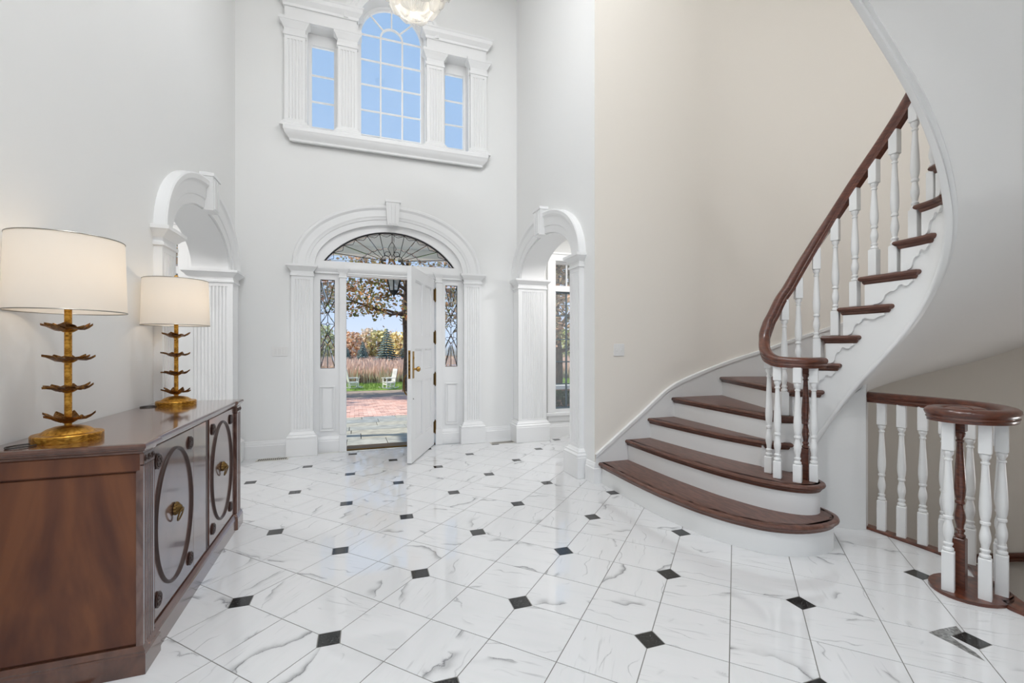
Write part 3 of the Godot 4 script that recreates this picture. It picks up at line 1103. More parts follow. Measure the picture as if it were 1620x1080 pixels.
# ---------------------------------------------------------------- the three-light window above the door
func palladian() -> void:
	var s := struct("window_1", "tall three-light window with arched centre high above the front door", "window", Vector3(DX, 0, FZ))
	for x in [-1.087, -0.52, 0.52, 1.087]:
		pilaster(s, x, 0.215, 0.05, 0.0, 4.80, 4.99, 5, 0.0, false, false, 3.76)
	var sill := G.new()
	sill.band(2.38, 0.0, 0.1, [[-0.07, 3.60], [-0.05, 3.605], [-0.045, 3.63], [-0.02, 3.655], [0.0, 3.68], [0.004, 3.70], [0.012, 3.71], [0.012, 3.75], [0.0, 3.762]])
	obj("sill", sill, M.trim, s)
	for e in [-1, 1]:
		var g := G.new()
		var cx: float = e * 0.803
		g.band(0.78, 0.0, 0.05, [[0.0, 4.99], [0.0, 5.14], [0.006, 5.145], [0.006, 5.13], [0.015, 5.135], [0.02, 5.16], [0.045, 5.185], [0.06, 5.2], [0.064, 5.24], [0.075, 5.25], [0.075, 5.265], [0.0, 5.275]], cx)
		obj("entablature", g, M.trim, s)
	var a := G.new()
	a.arc_trim(Vector2(0, 5.14), 0.41, 0.41, V2([[-0.012, -0.2], [-0.012, 0.05], [0.05, 0.054], [0.06, 0.066], [0.1, 0.07], [0.115, 0.085], [0.15, 0.09], [0.155, 0.0], [0.01, 0.0], [0.0, -0.2]]), 0.0, PI, 40)
	obj("archivolt", a, M.trim, s)
	keystone(s, 0.0, 5.53, 5.8, 0.11, 0.15, 0.12)
	# linings of the reveals
	var l := G.new()
	for r in [[-0.972, -0.63], [-0.41, 0.41], [0.63, 0.972]]:
		var top := 5.0 if absf(r[0]) > 0.5 else 5.14
		l.box(Vector3(r[0] - 0.001, 3.7, -0.2), Vector3(r[0] + 0.012, top, 0.002))
		l.box(Vector3(r[1] - 0.012, 3.7, -0.2), Vector3(r[1] + 0.001, top, 0.002))
		l.box(Vector3(r[0] + 0.012, 3.699, -0.2), Vector3(r[1] - 0.012, 3.712, 0.002))
		if absf(r[0]) > 0.5:
			l.box(Vector3(r[0] + 0.012, top - 0.012, -0.2), Vector3(r[1] - 0.012, top + 0.001, 0.002))
	obj("reveal_lining", l, M.trim, s)
	var zf := -0.16
	for r in [[-0.96, -0.642], [0.642, 0.96]]:
		var f := G.new()
		border(f, r[0], 3.713, r[1], 4.987, 0.035, zf - 0.03, zf + 0.03, 0.0, 0.127)
		var fr := obj("sash", f, M.trim, s)
		var ys := [3.745, 3.885, 4.195, 4.51, 4.86]
		for k in 4:
			obj("pane", G.new().box(Vector3(r[0] + 0.03, ys[k], zf - 0.003), Vector3(r[1] - 0.03, ys[k + 1], zf + 0.003)), M.glass, fr)
			if k > 0:
				obj("muntin", G.new().box(Vector3(r[0] + 0.03, ys[k] - 0.008, zf - 0.012), Vector3(r[1] - 0.03, ys[k] + 0.008, zf + 0.012), 0.003), M.trim, fr)
	# the arched centre light
	var c := G.new()
	c.box(Vector3(-0.4, 3.71, zf - 0.03), Vector3(-0.365, 5.14, zf + 0.03))
	c.box(Vector3(0.365, 3.71, zf - 0.03), Vector3(0.4, 5.14, zf + 0.03))
	c.box(Vector3(-0.365, 3.71, zf - 0.03), Vector3(0.365, 3.745, zf + 0.03))
	c.arc_trim(Vector2(0, 5.14), 0.365, 0.365, V2([[0, zf - 0.03], [0, zf + 0.03], [0.035, zf + 0.03], [0.035, zf - 0.03]]), 0.0, PI, 32)
	var cs := obj("sash", c, M.trim, s)
	var yy := [3.745, 3.89, 4.2, 4.52, 4.83, 5.14]
	var xx := [-0.37, -0.133, 0.133, 0.37]
	for j in 5:
		for i in 3:
			obj("pane", G.new().box(Vector3(xx[i], yy[j], zf - 0.003), Vector3(xx[i + 1], yy[j + 1], zf + 0.003)), M.glass, cs)
		if j > 0:
			obj("muntin", G.new().box(Vector3(-0.37, yy[j] - 0.008, zf - 0.012), Vector3(0.37, yy[j] + 0.008, zf + 0.012), 0.003), M.trim, cs)
	obj("muntin", G.new().box(Vector3(-0.37, 5.132, zf - 0.012), Vector3(0.37, 5.148, zf + 0.012), 0.003), M.trim, cs)
	for x in [-0.133, 0.133]:
		obj("muntin", G.new().box(Vector3(x - 0.01, 3.745, zf - 0.013), Vector3(x + 0.01, 5.14, zf + 0.013), 0.003), M.trim, cs)
	obj("muntin", G.new().arc_trim(Vector2(0, 5.14), 0.133, 0.133, V2([[-0.01, zf - 0.012], [-0.01, zf + 0.012], [0.01, zf + 0.012], [0.01, zf - 0.012]]), 0.0, PI, 20), M.trim, cs)
	for d in [45.0, 90.0, 135.0]:
		var t := deg_to_rad(d)
		var m := G.new().box(Vector3(0.138, -0.008, zf - 0.012), Vector3(0.37, 0.008, zf + 0.012), 0.003)
		m.move(0, Transform3D(Basis(Vector3.BACK, t), Vector3(0, 5.14, 0)))
		obj("muntin", m, M.trim, cs)
	var inner := arcpts(0, 5.14, 0.13, 0.13, 0, 180, 16)
	pane_flat(cs, inner, zf)
	for k in 4:
		var o := arcpts(0, 5.14, 0.37, 0.37, k * 45, k * 45 + 45, 8)
		var i2 := arcpts(0, 5.14, 0.136, 0.136, k * 45 + 45, k * 45, 8)
		pane_flat(cs, o + i2, zf)

func pane_flat(parent: Node3D, poly: Array, z: float) -> void:
	obj("pane", G.new().slab(V2(poly), z - 0.003, z + 0.003), M.glass, parent)

func hall_window(called: String, label: String, cx: float) -> void:
	var s := struct(called, label, "window", Vector3(cx, 0, FZ))
	var w := 0.44
	var c := G.new()
	for e in [-1, 1]:
		c.box(Vector3(e * (w + 0.03) - 0.045, 0.335, 0.0), Vector3(e * (w + 0.03) + 0.045, 2.46, 0.022), 0.004)
		c.box(Vector3(e * (w + 0.093) - 0.018, 0.335, 0.0), Vector3(e * (w + 0.093) + 0.018, 2.55, 0.034), 0.005)
	c.box(Vector3(-w - 0.075, 2.46, 0.0), Vector3(w + 0.075, 2.55, 0.022), 0.004)
	c.box(Vector3(-w - 0.111, 2.55, 0.0), Vector3(w + 0.111, 2.585, 0.036), 0.005)
	c.box(Vector3(-w - 0.14, 0.29, -0.02), Vector3(w + 0.14, 0.335, 0.05), 0.006)
	c.box(Vector3(-w - 0.1, 0.21, 0.0), Vector3(w + 0.1, 0.29, 0.018), 0.003)
	obj("casing", c, M.trim, s)
	var f := G.new()
	border(f, -w, 0.331, w, 2.499, 0.04, -0.16, -0.04, 0.0, 0.06)
	f.box(Vector3(-w + 0.04, 2.04, -0.16), Vector3(w - 0.04, 2.12, -0.04))
	var fr := obj("frame", f, M.trim, s)
	var ys := [0.4, 0.72, 1.04, 1.36, 1.70, 2.02]
	for e in [-1, 1]:
		# two casements with dark sashes
		var x0: float = -0.4 if e < 0 else 0.005
		var x1: float = -0.005 if e < 0 else 0.4
		var sg := G.new()
		border(sg, x0, 0.371, x1, 2.039, 0.022, -0.12, -0.08)
		var sa := obj("sash", sg, M.grey_sash, s)
		for k in 5:
			for q in [[x0 + 0.02, (x0 + x1) / 2], [(x0 + x1) / 2, x1 - 0.02]]:
				obj("pane", G.new().box(Vector3(q[0], ys[k], -0.103), Vector3(q[1], ys[k + 1], -0.097)), M.glass, sa)
			if k > 0:
				obj("muntin", G.new().box(Vector3(x0, ys[k] - 0.009, -0.112), Vector3(x1, ys[k] + 0.009, -0.088)), M.grey_sash, sa)
		obj("muntin", G.new().box(Vector3((x0 + x1) / 2 - 0.009, 0.38, -0.113), Vector3((x0 + x1) / 2 + 0.009, 2.03, -0.087)), M.grey_sash, sa)
	for k in 4:
		obj("pane", G.new().box(Vector3(-0.4 + k * 0.2, 2.12, -0.103), Vector3(-0.2 + k * 0.2, 2.44, -0.097)), M.glass, fr)
		if k > 0:
			obj("muntin", G.new().box(Vector3(-0.409 + k * 0.2, 2.12, -0.112), Vector3(-0.391 + k * 0.2, 2.44, -0.088)), M.trim, fr)

# ---------------------------------------------------------------- the room's other walls
const LX := -1.25
const RX := 2.075
const SZ := -3.57

func shell() -> void:
	# left wall with its archway
	var g := pierced(-2.6, 5.65, 0.0, TOP, 0.3, [{"a": 4.55 - 0.795, "b": 4.55 + 0.795, "lo": 0.0, "top": oval(4.55, 0.795, 2.045, 0.41)}])
	var w := struct_mesh("wall_left", g, M.wall, "tall plain wall behind the wooden console", "wall")
	w.position = Vector3(LX, 0, 0)
	w.rotation.y = PI / 2
	archway_trim("trim_2", "white elliptical archway with fluted piers behind the console", Vector3(LX, 0, -4.55), PI / 2, 0.78, 2.045, 0.40, 0.235, 0.3)
	# right wall of the entrance bay
	var g2 := pierced(-5.65, SZ - 0.003, 0.0, TOP, 0.3, [{"a": -4.711 - 0.75, "b": -4.711 + 0.75, "lo": 0.0, "top": oval(-4.711, 0.75, 2.145, 0.41)}])
	var w2 := struct_mesh("wall_right", g2, M.wall, "tall white wall with an archway between the door and the stair", "wall")
	w2.position = Vector3(RX, 0, 0)
	w2.rotation.y = -PI / 2
	archway_trim("trim_3", "white elliptical archway with fluted piers beside the stair", Vector3(RX, 0, -4.711), -PI / 2, 0.735, 2.145, 0.40, 0.2, 0.3)
	# the curved stair wall, down into the basement
	var inner := PackedVector2Array([Vector2(RX, SZ)])
	for i in 37:
		inner.append(wall_arc(i * 5.0))
	inner.append(Vector2(2.6, wall_arc(180.0).y))
	var ring := []
	var outer := PackedVector2Array([Vector2(RX + 0.3, SZ - 0.15)])
	var lip := Vector2(RX, SZ - 0.003)
	for i in 37:
		var t := deg_to_rad(i * 5.0)
		outer.append(WC + (WR + 0.15) * Vector2(sin(t), -cos(t)))
	outer.append(Vector2(2.6, wall_arc(180.0).y + 0.15))
	var sg := G.new()
	for i in inner.size() - 1:
		var a := inner[i]
		var b := inner[i + 1]
		var c := outer[i]
		var d := outer[i + 1]
		sg.quad(Vector3(a.x, -2.75, a.y), Vector3(b.x, -2.75, b.y), Vector3(b.x, TOP, b.y), Vector3(a.x, TOP, a.y))
		sg.quad(Vector3(d.x, -2.75, d.y), Vector3(c.x, -2.75, c.y), Vector3(c.x, TOP, c.y), Vector3(d.x, TOP, d.y))
	sg.quad(Vector3(lip.x, 0, lip.y), Vector3(RX, 0, SZ), Vector3(RX, TOP, SZ), Vector3(lip.x, TOP, lip.y))
	struct_mesh("wall_stair", sg, M.stair_wall, "smooth curved wall that rises behind the staircase", "wall")
	# behind the camera
	var rr := G.new().box(Vector3(2.6, 0, -0.07), Vector3(2.75, TOP, 2.75))
	struct_mesh("wall_rear_right", rr, M.wall, "plain wall below the upper landing", "wall")
	var bays := [[-1.75, -0.12], [0.12, 1.75]]  # rear windows added out of view, for soft sky light from behind
	var rows := [[0.25, 2.95]]
	var cuts := []
	for x in bays:
		for y in rows:
			cuts.append({"a": x[0], "b": x[1], "lo": y[0], "top": y[1]})
	var bk := pierced(-2.0, 2.0, 0.0, TOP, 0.2, cuts)
	var bw := struct_mesh("wall_back", bk, M.wall, "unseen rear wall with added tall windows, opposite the front door", "wall")
	bw.rotation.y = PI
	bw.position = Vector3(0.67, 0, 2.6)
	var n := 7
	for x in bays:
		for y in rows:
			var win := struct("window_%d" % n, "added tall white sash window in the unseen rear wall", "window", Vector3(0.67 - (x[0] + x[1]) / 2, 0, 2.66))
			n += 1
			var h: float = (x[1] - x[0]) / 2
			var fr := G.new()
			border(fr, -h, y[0], h, y[1], 0.05, -0.03, 0.03)
			fr.box(Vector3(-0.015, y[0] + 0.05, -0.03), Vector3(0.015, y[1] - 0.05, 0.03))
			obj("frame", fr, M.trim, win)
			for e in [-1, 1]:
				obj("pane", G.new().box(Vector3(e * h * 0.49 - h * 0.46, y[0] + 0.05, -0.003), Vector3(e * h * 0.49 + h * 0.46, y[1] - 0.05, 0.003)), M.glass, win)
	# ceiling
	struct_mesh("ceiling", G.new().box(Vector3(-1.6, TOP, -5.9), Vector3(5.3, TOP + 0.2, 2.85)), M.ceiling, "high white ceiling of the foyer", "ceiling")
	# side halls
	var hl := G.new()
	hl.box(Vector3(-3.4, 0, -5.65), Vector3(-3.2, 2.9, -2.8)); hl.box(Vector3(-3.2, 0, -3.0), Vector3(LX - 0.3, 2.9, -2.8))
	struct_mesh("wall_hall_left", hl, M.wall, "side hall walls beyond the archway behind the console", "wall")
	struct_mesh("ceiling_hall_left", G.new().box(Vector3(-3.4, 2.9, -5.65), Vector3(LX - 0.3, 3.05, -2.8)), M.ceiling, "low ceiling of the hall behind the console", "ceiling")
	var hr := G.new()
	hr.box(Vector3(4.2, 0, -5.65), Vector3(4.4, 2.9, SZ - 0.25)); hr.box(Vector3(RX + 0.3, 0, SZ - 0.25), Vector3(4.2, 2.9, SZ - 0.151))
	struct_mesh("wall_hall_right", hr, M.wall, "side hall walls beyond the archway beside the stair", "wall")
	struct_mesh("ceiling_hall_right", G.new().box(Vector3(RX + 0.3, 2.9, -5.65), Vector3(4.4, 3.05, SZ - 0.151)), M.ceiling, "low ceiling of the hall beside the stair", "ceiling")
	# basement below the stairwell
	struct_mesh("floor_basement", G.new().box(Vector3(2.4, -2.85, -3.8), Vector3(5.3, -2.75, 0.3)), M.soffit, "basement floor below the stairwell", "floor")
	var hp := hole_plan()
	var wb := G.new()
	for i in hp.size():
		var a := hp[i]
		var b := hp[(i + 1) % hp.size()]
		wb.quad(Vector3(a.x, -2.75, a.y), Vector3(a.x, -0.01, a.y), Vector3(b.x, -0.01, b.y), Vector3(b.x, -2.75, b.y))
	struct_mesh("wall_basement", wb, M.wall, "walls of the well going down to the basement", "wall")
	# baseboards
	baseboard("baseboard_front", [[LX, 0, FZ], [DX - 1.18, 0, FZ]], "white baseboard between the console archway and the door surround")
	baseboard("baseboard_door", [[DX + 1.18, 0, FZ], [RX, 0, FZ]], "white baseboard between the door surround and the stair archway")
	baseboard("baseboard_left", [[LX, 0, 2.6], [LX, 0, -3.48]], "white baseboard along the wall behind the console")
	baseboard("baseboard_right", [[RX, 0, -3.715], [RX, 0, SZ], [2.14, 0, SZ]], "white baseboard round the corner at the foot of the stair")
	baseboard("baseboard_hall", [[RX + 0.3, 0, FZ], [4.2, 0, FZ]], "white baseboard under the hall window beside the stair")
	baseboard("baseboard_hall_left", [[-3.2, 0, FZ], [LX - 0.3, 0, FZ]], "white baseboard under the hall window behind the console")

# ---------------------------------------------------------------- the curved stair
const LINE := [[2.5, 2.76, -2.455], [3.5, 2.825, -2.39], [4.5, 2.90, -2.334], [5.5, 2.981, -2.29], [6.5, 3.066, -2.22], [7.5, 3.122, -2.128], [8.5, 3.138, -2.012], [9.25, 3.140, -1.897], [9.75, 3.139, -1.782], [10.5, 3.137, -1.676], [11.5, 3.117, -1.577], [12.5, 3.065, -1.487], [13.5, 2.985, -1.427], [14.5, 2.885, -1.397], [15.5, 2.77, -1.387], [16.5, 2.64, -1.395], [17.5, 2.50, -1.42], [18.5, 2.36, -1.445], [19.5, 2.2, -1.46]]

func line(p: float) -> Vector2:                 # the balusters' line, by tread number
	var i := 0
	while i < LINE.size() - 2 and LINE[i + 1][0] < p:
		i += 1
	var a: Array = LINE[maxi(i - 1, 0)]
	var b: Array = LINE[i]
	var c: Array = LINE[i + 1]
	var d: Array = LINE[mini(i + 2, LINE.size() - 1)]
	var t: float = (p - b[0]) / (c[0] - b[0])
	return Vector2(b[1], b[2]).cubic_interpolate_in_time(Vector2(c[1], c[2]), Vector2(a[1], a[2]), Vector2(d[1], d[2]), t, c[0] - b[0], a[0] - b[0] if a[0] != b[0] else b[0] - c[0], d[0] - b[0] if d[0] != c[0] else (c[0] - b[0]) * 2)

var pitch_table := []
func pitch(p: float) -> float:                  # height of the nosing line, evened out along the run
	if pitch_table.is_empty():
		var q := 2.0
		var at := line(q)
		var run := 0.0
		var raw := []
		while q <= 20.5:
			var w := line(minf(q, 19.5))
			run += w.distance_to(at) if q <= 19.5 else 0.014
			at = w
			raw.append([run, q])
			q += 0.1
		for r in raw:
			var sum := 0.0
			var wt := 0.0
			for k in raw.size() - 1:
				var d: float = absf(raw[k][0] - r[0])
				if d < 0.3:
					var ds: float = (raw[k + 1][0] - raw[k][0]) * (1.0 - d / 0.3)
					sum += raw[k][1] * ds
					wt += ds
			pitch_table.append(sum / wt)
	var f := clampf((p - 2.0) / 0.1, 0.0, pitch_table.size() - 1.001)
	return RISE * lerpf(pitch_table[int(f)], pitch_table[int(f) + 1], f - int(f))

func heading(p: float) -> Vector2:
	return (line(p + 0.25) - line(p - 0.25)).normalized()

func off(p: float, o: float) -> Vector2:        # a point beside the line, towards the open well
	var h := heading(p)
	return line(p) + Vector2(-h.y, h.x) * o

const OUT := [[3, -99], [4, -99], [5, 8.0], [6, 26.0], [7, 41.0], [8, 55.0], [9, 70.0], [10, 90.0], [11, 108.0], [12, 126.0], [13, 146.0], [14, 166.0]]
func outer(p: float) -> Vector2:                # where the riser of tread p meets the wall
	if p <= 4.0:
		return Vector2(lerpf(2.67, 2.95, p - 3.0), SZ)
	if p <= 5.0:
		return Vector2(lerpf(2.95, 3.5434, p - 4.0), SZ).lerp(wall_arc(8.0), p - 4.0)
	if p <= 14.0:
		var i := int(p)
		var a: float = [8.0, 26.0, 41.0, 55.0, 70.0, 90.0, 108.0, 126.0, 146.0, 166.0, 180.0][i - 5]
		var b: float = [8.0, 26.0, 41.0, 55.0, 70.0, 90.0, 108.0, 126.0, 146.0, 166.0, 180.0][i - 4]
		return wall_arc(lerpf(a, b, p - i))
	return wall_arc(166.0).lerp(Vector2(2.62, wall_arc(180.0).y), (p - 14.0) / 5.0)

const RL1 := [[2.135, -3.57], [2.117, -3.1], [2.12, -2.75], [2.15, -2.45], [2.183, -2.305], [2.232, -2.162], [2.314, -2.021], [2.40, -1.945], [2.503, -1.895], [2.62, -1.878], [2.72, -1.886], [2.795, -1.915], [2.85, -1.97], [2.876, -2.05], [2.88, -2.15], [2.86, -2.25]]
const RL2 := [[2.42, -3.57], [2.412, -3.0], [2.44, -2.56], [2.47, -2.38], [2.52, -2.2], [2.58, -2.085], [2.65, -2.012], [2.73, -1.985], [2.80, -2.003], [2.845, -2.055], [2.862, -2.13], [2.85, -2.25]]
const RL3 := [[2.67, -3.57], [2.685, -3.2], [2.71, -2.87], [2.745, -2.62], [2.795, -2.40]]

func riser_line(n: int) -> PackedVector2Array:
	if n <= 3:
		var raw: PackedVector2Array = V2([RL1, RL2, RL3][n - 1])
		# smooth it a little
		var r := PackedVector2Array()
		for i in raw.size() - 1:
			var a := raw[maxi(i - 1, 0)]
			var d := raw[mini(i + 2, raw.size() - 1)]
			for k in 3:
				r.append(raw[i].cubic_interpolate(raw[i + 1], a, d, k / 3.0))
		r.append(raw[raw.size() - 1])
		return r
	var o := outer(n)
	var q := off(n, 0.02)
	return PackedVector2Array([o, o.lerp(q, 0.5), q])

const NOSE := [[-0.02, 0.0], [0.018, 0.0], [0.027, -0.005], [0.031, -0.015], [0.028, -0.024], [0.02, -0.031], [0.012, -0.033], [0.011, -0.042], [0.004, -0.052], [-0.02, -0.054]]

func staircase() -> void:
	var s := thing("curved_staircase", "curved white staircase with dark wooden treads rising along the wall", "staircase", Vector3(2.6, 0, -2.7))
	var back := Transform3D(Basis(), Vector3(-2.6, 0, 2.7))
	var N := 18
	for n in range(1, N + 1):
		var y := n * RISE
		var a := riser_line(n)
		var b := riser_line(n + 1)
		var poly := PackedVector2Array(a)
		if n >= 2:
			var p0 := 3.0 if n == 2 else float(n)
			var q := p0
			while q < n + 1.0 - 0.01:
				if q > p0 + 0.01 or n == 2:
					poly.append(off(q, 0.02))
				q += 0.2
		var rb := b.duplicate()
		rb.reverse()
		poly.append_array(rb)
		if n >= 5:
			for k in [0.8, 0.6, 0.4, 0.2]:
				poly.append(outer(n + k))
		var clean := PackedVector2Array()
		for p in poly:
			if clean.is_empty() or clean[clean.size() - 1].distance_to(p) > 0.002:
				clean.append(p)
		var t := G.new()
		t.prism(clean, y - 0.032, y)
		# nosing along the front and back along the open end
		var path := PackedVector3Array()
		for p in a:
			path.append(Vector3(p.x, y, p.y))
		if n >= 3:
			var q := n + 0.25
			while q <= n + 1.71:
				var e := off(q, 0.02)
				path.append(Vector3(e.x, y, e.y))
				q += 0.2
			var last := off(n + 1.71, -0.015)
			path.append(Vector3(last.x, y, last.y))
		t.sweep(path, V2(NOSE))
		obj("tread", t.move(0, back), M.tread, s, 38.0)
		var rg := G.new()
		var rp := PackedVector3Array()
		for p in a:
			rp.append(Vector3(p.x, (n - 1) * RISE, p.y))
		rg.sweep(rp, V2([[-0.02, 0.0], [0.0, 0.0], [0.0, RISE - 0.03], [-0.02, RISE - 0.03]]))
		obj("riser", rg.move(0, back), M.stairwhite, s, 25.0)
		if n >= 4:
			var bk := bracket(n)
			obj("scroll_bracket", bk.move(0, back), M.stairwhite, s, 30.0)
	# string board: stepped above, bead below
	var st := G.new()
	var p := 2.6
	var rings := []
	var step := 0.1
	while p < 19.0:
		var q := p + step
		var n := int(floor(p + 0.001))
		var top := maxf(n, 2) * RISE - 0.03
		var ya := maxf(0.0, pitch(p) - 0.62)
		var yb := maxf(0.0, pitch(q) - 0.62)
		var a := off(p, 0.02)
		var b := off(q, 0.02)
		var c := off(p, -0.02)
		var d := off(q, -0.02)
		st.quad(Vector3(a.x, ya, a.y), Vector3(a.x, top, a.y), Vector3(b.x, top, b.y), Vector3(b.x, yb, b.y))
		st.quad(Vector3(c.x, ya, c.y), Vector3(d.x, yb, d.y), Vector3(d.x, top, d.y), Vector3(c.x, top, c.y))
		st.quad(Vector3(a.x, ya, a.y), Vector3(b.x, yb, b.y), Vector3(d.x, yb, d.y), Vector3(c.x, ya, c.y))
		p = q
	obj("string_board", st.move(0, back), M.stairwhite, s, 30.0)
	var bead := PackedVector3Array()
	p = 3.4
	while p <= 19.01:
		var e := off(p, 0.02)
		bead.append(Vector3(e.x, pitch(p) - 0.62, e.y))
		p += 0.15
	var bg := G.new()
	bg.sweep(bead, V2([[-0.02, -0.016], [0.005, -0.017], [0.012, -0.012], [0.015, -0.003], [0.012, 0.006], [0.005, 0.011], [0.0, 0.012], [-0.02, 0.01]]), false)
	obj("string_bead", bg.move(0, back), M.stairwhite, s, 50.0)
	# soffit: a ruled sheet with thickness from the string to the wall
	var so := G.new()
	var top2 := []
	var bot2 := []
	p = 5.0
	while p <= 19.01:
		var a := off(p, 0.0)
		var b := outer(p)
		var y := pitch(p) - 0.62
		var rb2 := PackedVector3Array()
		var rt2 := PackedVector3Array()
		for k in 7:
			var w := a.lerp(b, k / 6.0)
			rb2.append(Vector3(w.x, y, w.y))
			rt2.append(Vector3(w.x, y + 0.04, w.y))
		bot2.append(rb2)
		top2.append(rt2)
		p += 0.2
	so.loft(bot2, false, false)
	obj("soffit", so.move(0, back), M.soffit, s, 60.0)
	# spandrel below the string, ending in a square pier
	var sp := G.new()
	p = 2.6
	var pts := []
	while p <= 7.11:
		pts.append([off(p, 0.008), maxf(0.02, pitch(p) - 0.6)])
		p += 0.25
	pts.append([Vector2(3.19, -2.085), 0.9])
	pts.append([Vector2(3.285, -2.035), 0.98])
	for i in pts.size() - 1:
		var a: Vector2 = pts[i][0]
		var b: Vector2 = pts[i + 1][0]
		sp.quad(Vector3(a.x, 0, a.y), Vector3(b.x, 0, b.y), Vector3(b.x, pts[i + 1][1], b.y), Vector3(a.x, pts[i][1], a.y))
	obj("spandrel", sp.move(0, back), M.stairwhite, s, 40.0)
	var pier := G.new()
	pier.prism(V2([[3.285, -2.035], [3.345, -2.06], [4.54, -3.06], [4.5, -3.1], [3.2, -2.12]]), -0.2, 1.02)
	obj("pier", pier.move(0, back), M.stairwhite, s)
	# skirt on the wall
	var sk := G.new()
	var sa := []
	var ss := 2.075
	while ss <= 7.6:
		sa.append([skirt_point(ss), skirt_top(ss)])
		ss += 0.06
	for i in sa.size() - 1:
		var a: Vector2 = sa[i][0]
		var b: Vector2 = sa[i + 1][0]
		var na := skirt_in(sa[i][0])
		var nb := skirt_in(sa[i + 1][0])
		var a1 := a + na * 0.014
		var b1 := b + nb * 0.014
		sk.quad(Vector3(a1.x, sa[i][1] - 0.4, a1.y), Vector3(b1.x, sa[i + 1][1] - 0.4, b1.y), Vector3(b1.x, sa[i + 1][1], b1.y), Vector3(a1.x, sa[i][1], a1.y))
		var a2 := a + na * 0.024
		var b2 := b + nb * 0.024
		var h0: float = sa[i][1]
		var h1: float = sa[i + 1][1]
		sk.quad(Vector3(a2.x, h0, a2.y), Vector3(b2.x, h1, b2.y), Vector3(b2.x, h1 + 0.03, b2.y), Vector3(a2.x, h0 + 0.03, a2.y))
		sk.quad(Vector3(a1.x, h0, a1.y), Vector3(b1.x, h1, b1.y), Vector3(b2.x, h1, b2.y), Vector3(a2.x, h0, a2.y))
		sk.quad(Vector3(a2.x, h0 + 0.03, a2.y), Vector3(b2.x, h1 + 0.03, b2.y), Vector3(b.x, h1 + 0.034, b.y), Vector3(a.x, h0 + 0.034, a.y))
	obj("wall_skirt", sk.move(0, back), M.stairwhite, s, 30.0)
	# the landing it reaches, over the rear right of the room
	struct_mesh("floor_landing", G.new().box(Vector3(2.1, 3.19, -1.42), Vector3(2.6, 3.40, 2.6)), M.soffit, "edge of the upper landing at the head of the stair", "floor")

const SKIRT := [[2.0, 0.185], [2.075, 0.235], [2.296, 0.394], [2.554, 0.579], [2.78, 0.75], [2.87, 0.812], [2.96, 0.86], [3.12, 0.92], [3.45, 1.025], [3.685, 1.10], [3.963, 1.185], [4.2, 1.272], [4.60, 1.42], [4.78, 1.487], [5.3, 1.67], [6.4, 2.06], [8.0, 2.65]]
func skirt_top(x: float) -> float:
	for i in SKIRT.size() - 1:
		if x <= SKIRT[i + 1][0]:
			return lerpf(SKIRT[i][1], SKIRT[i + 1][1], (x - SKIRT[i][0]) / (SKIRT[i + 1][0] - SKIRT[i][0]))
	return 2.65

func skirt_point(x: float) -> Vector2:          # by the length along the wall
	return Vector2(x, SZ) if x < WC.x else wall_arc(rad_to_deg((x - WC.x) / WR))

func skirt_in(p: Vector2) -> Vector2:
	return Vector2(0, 1) if p.x < WC.x and p.y < WC.y else (Vector2(0, -1) if p.x < WC.x else (WC - p).normalized())

func bracket(n: int) -> G:
	# a scrolled plate below the open end of a tread
	var g := G.new()
	var y := n * RISE - 0.054
	var key := V2([[0.0, -0.142], [0.1, -0.142], [0.17, -0.132], [0.25, -0.126], [0.31, -0.108], [0.35, -0.078], [0.43, -0.06], [0.5, -0.058], [0.56, -0.046], [0.6, -0.03], [0.68, -0.026], [0.76, -0.034], [0.85, -0.034], [0.92, -0.02], [1.0, -0.012]])
	var prof := [[0.0, 0.0]]
	for i in key.size() - 1:
		for k in 4:
			var q := key[i].cubic_interpolate(key[i + 1], key[maxi(i - 1, 0)], key[mini(i + 2, key.size() - 1)], k / 4.0)
			prof.append([q.x, q.y])
	prof.append([1.0, -0.012]); prof.append([1.0, 0.0])
	var a := PackedVector3Array()
	var b := PackedVector3Array()
	var dense := []
	for q in prof:
		dense.append(q)
	var top := []
	for k in 9:
		top.append([1.0 - k / 9.0, 0.0])
	dense.append_array(top.slice(1))
	for q in dense:
		var p: float = n + 0.08 + q[0] * 1.5
		var e := off(p, 0.034)
		var f := off(p, 0.018)
		a.append(Vector3(e.x, y + q[1], e.y))
		b.append(Vector3(f.x, y + q[1], f.y))
	# front face as strips between the outline and the tread
	for i in prof.size() - 1:
		var q0: Array = prof[i]
		var q1: Array = prof[i + 1]
		var e0 := a[i]
		var e1 := a[i + 1]
		var t0 := Vector3(e0.x, y, e0.z)
		var t1 := Vector3(e1.x, y, e1.z)
		if absf(q1[0] - q0[0]) > 0.0005:
			g.quad(t0, e0, e1, t1)
		g.quad(e0, b[i], b[i + 1], e1)
	var from := g.v.size()
	return g

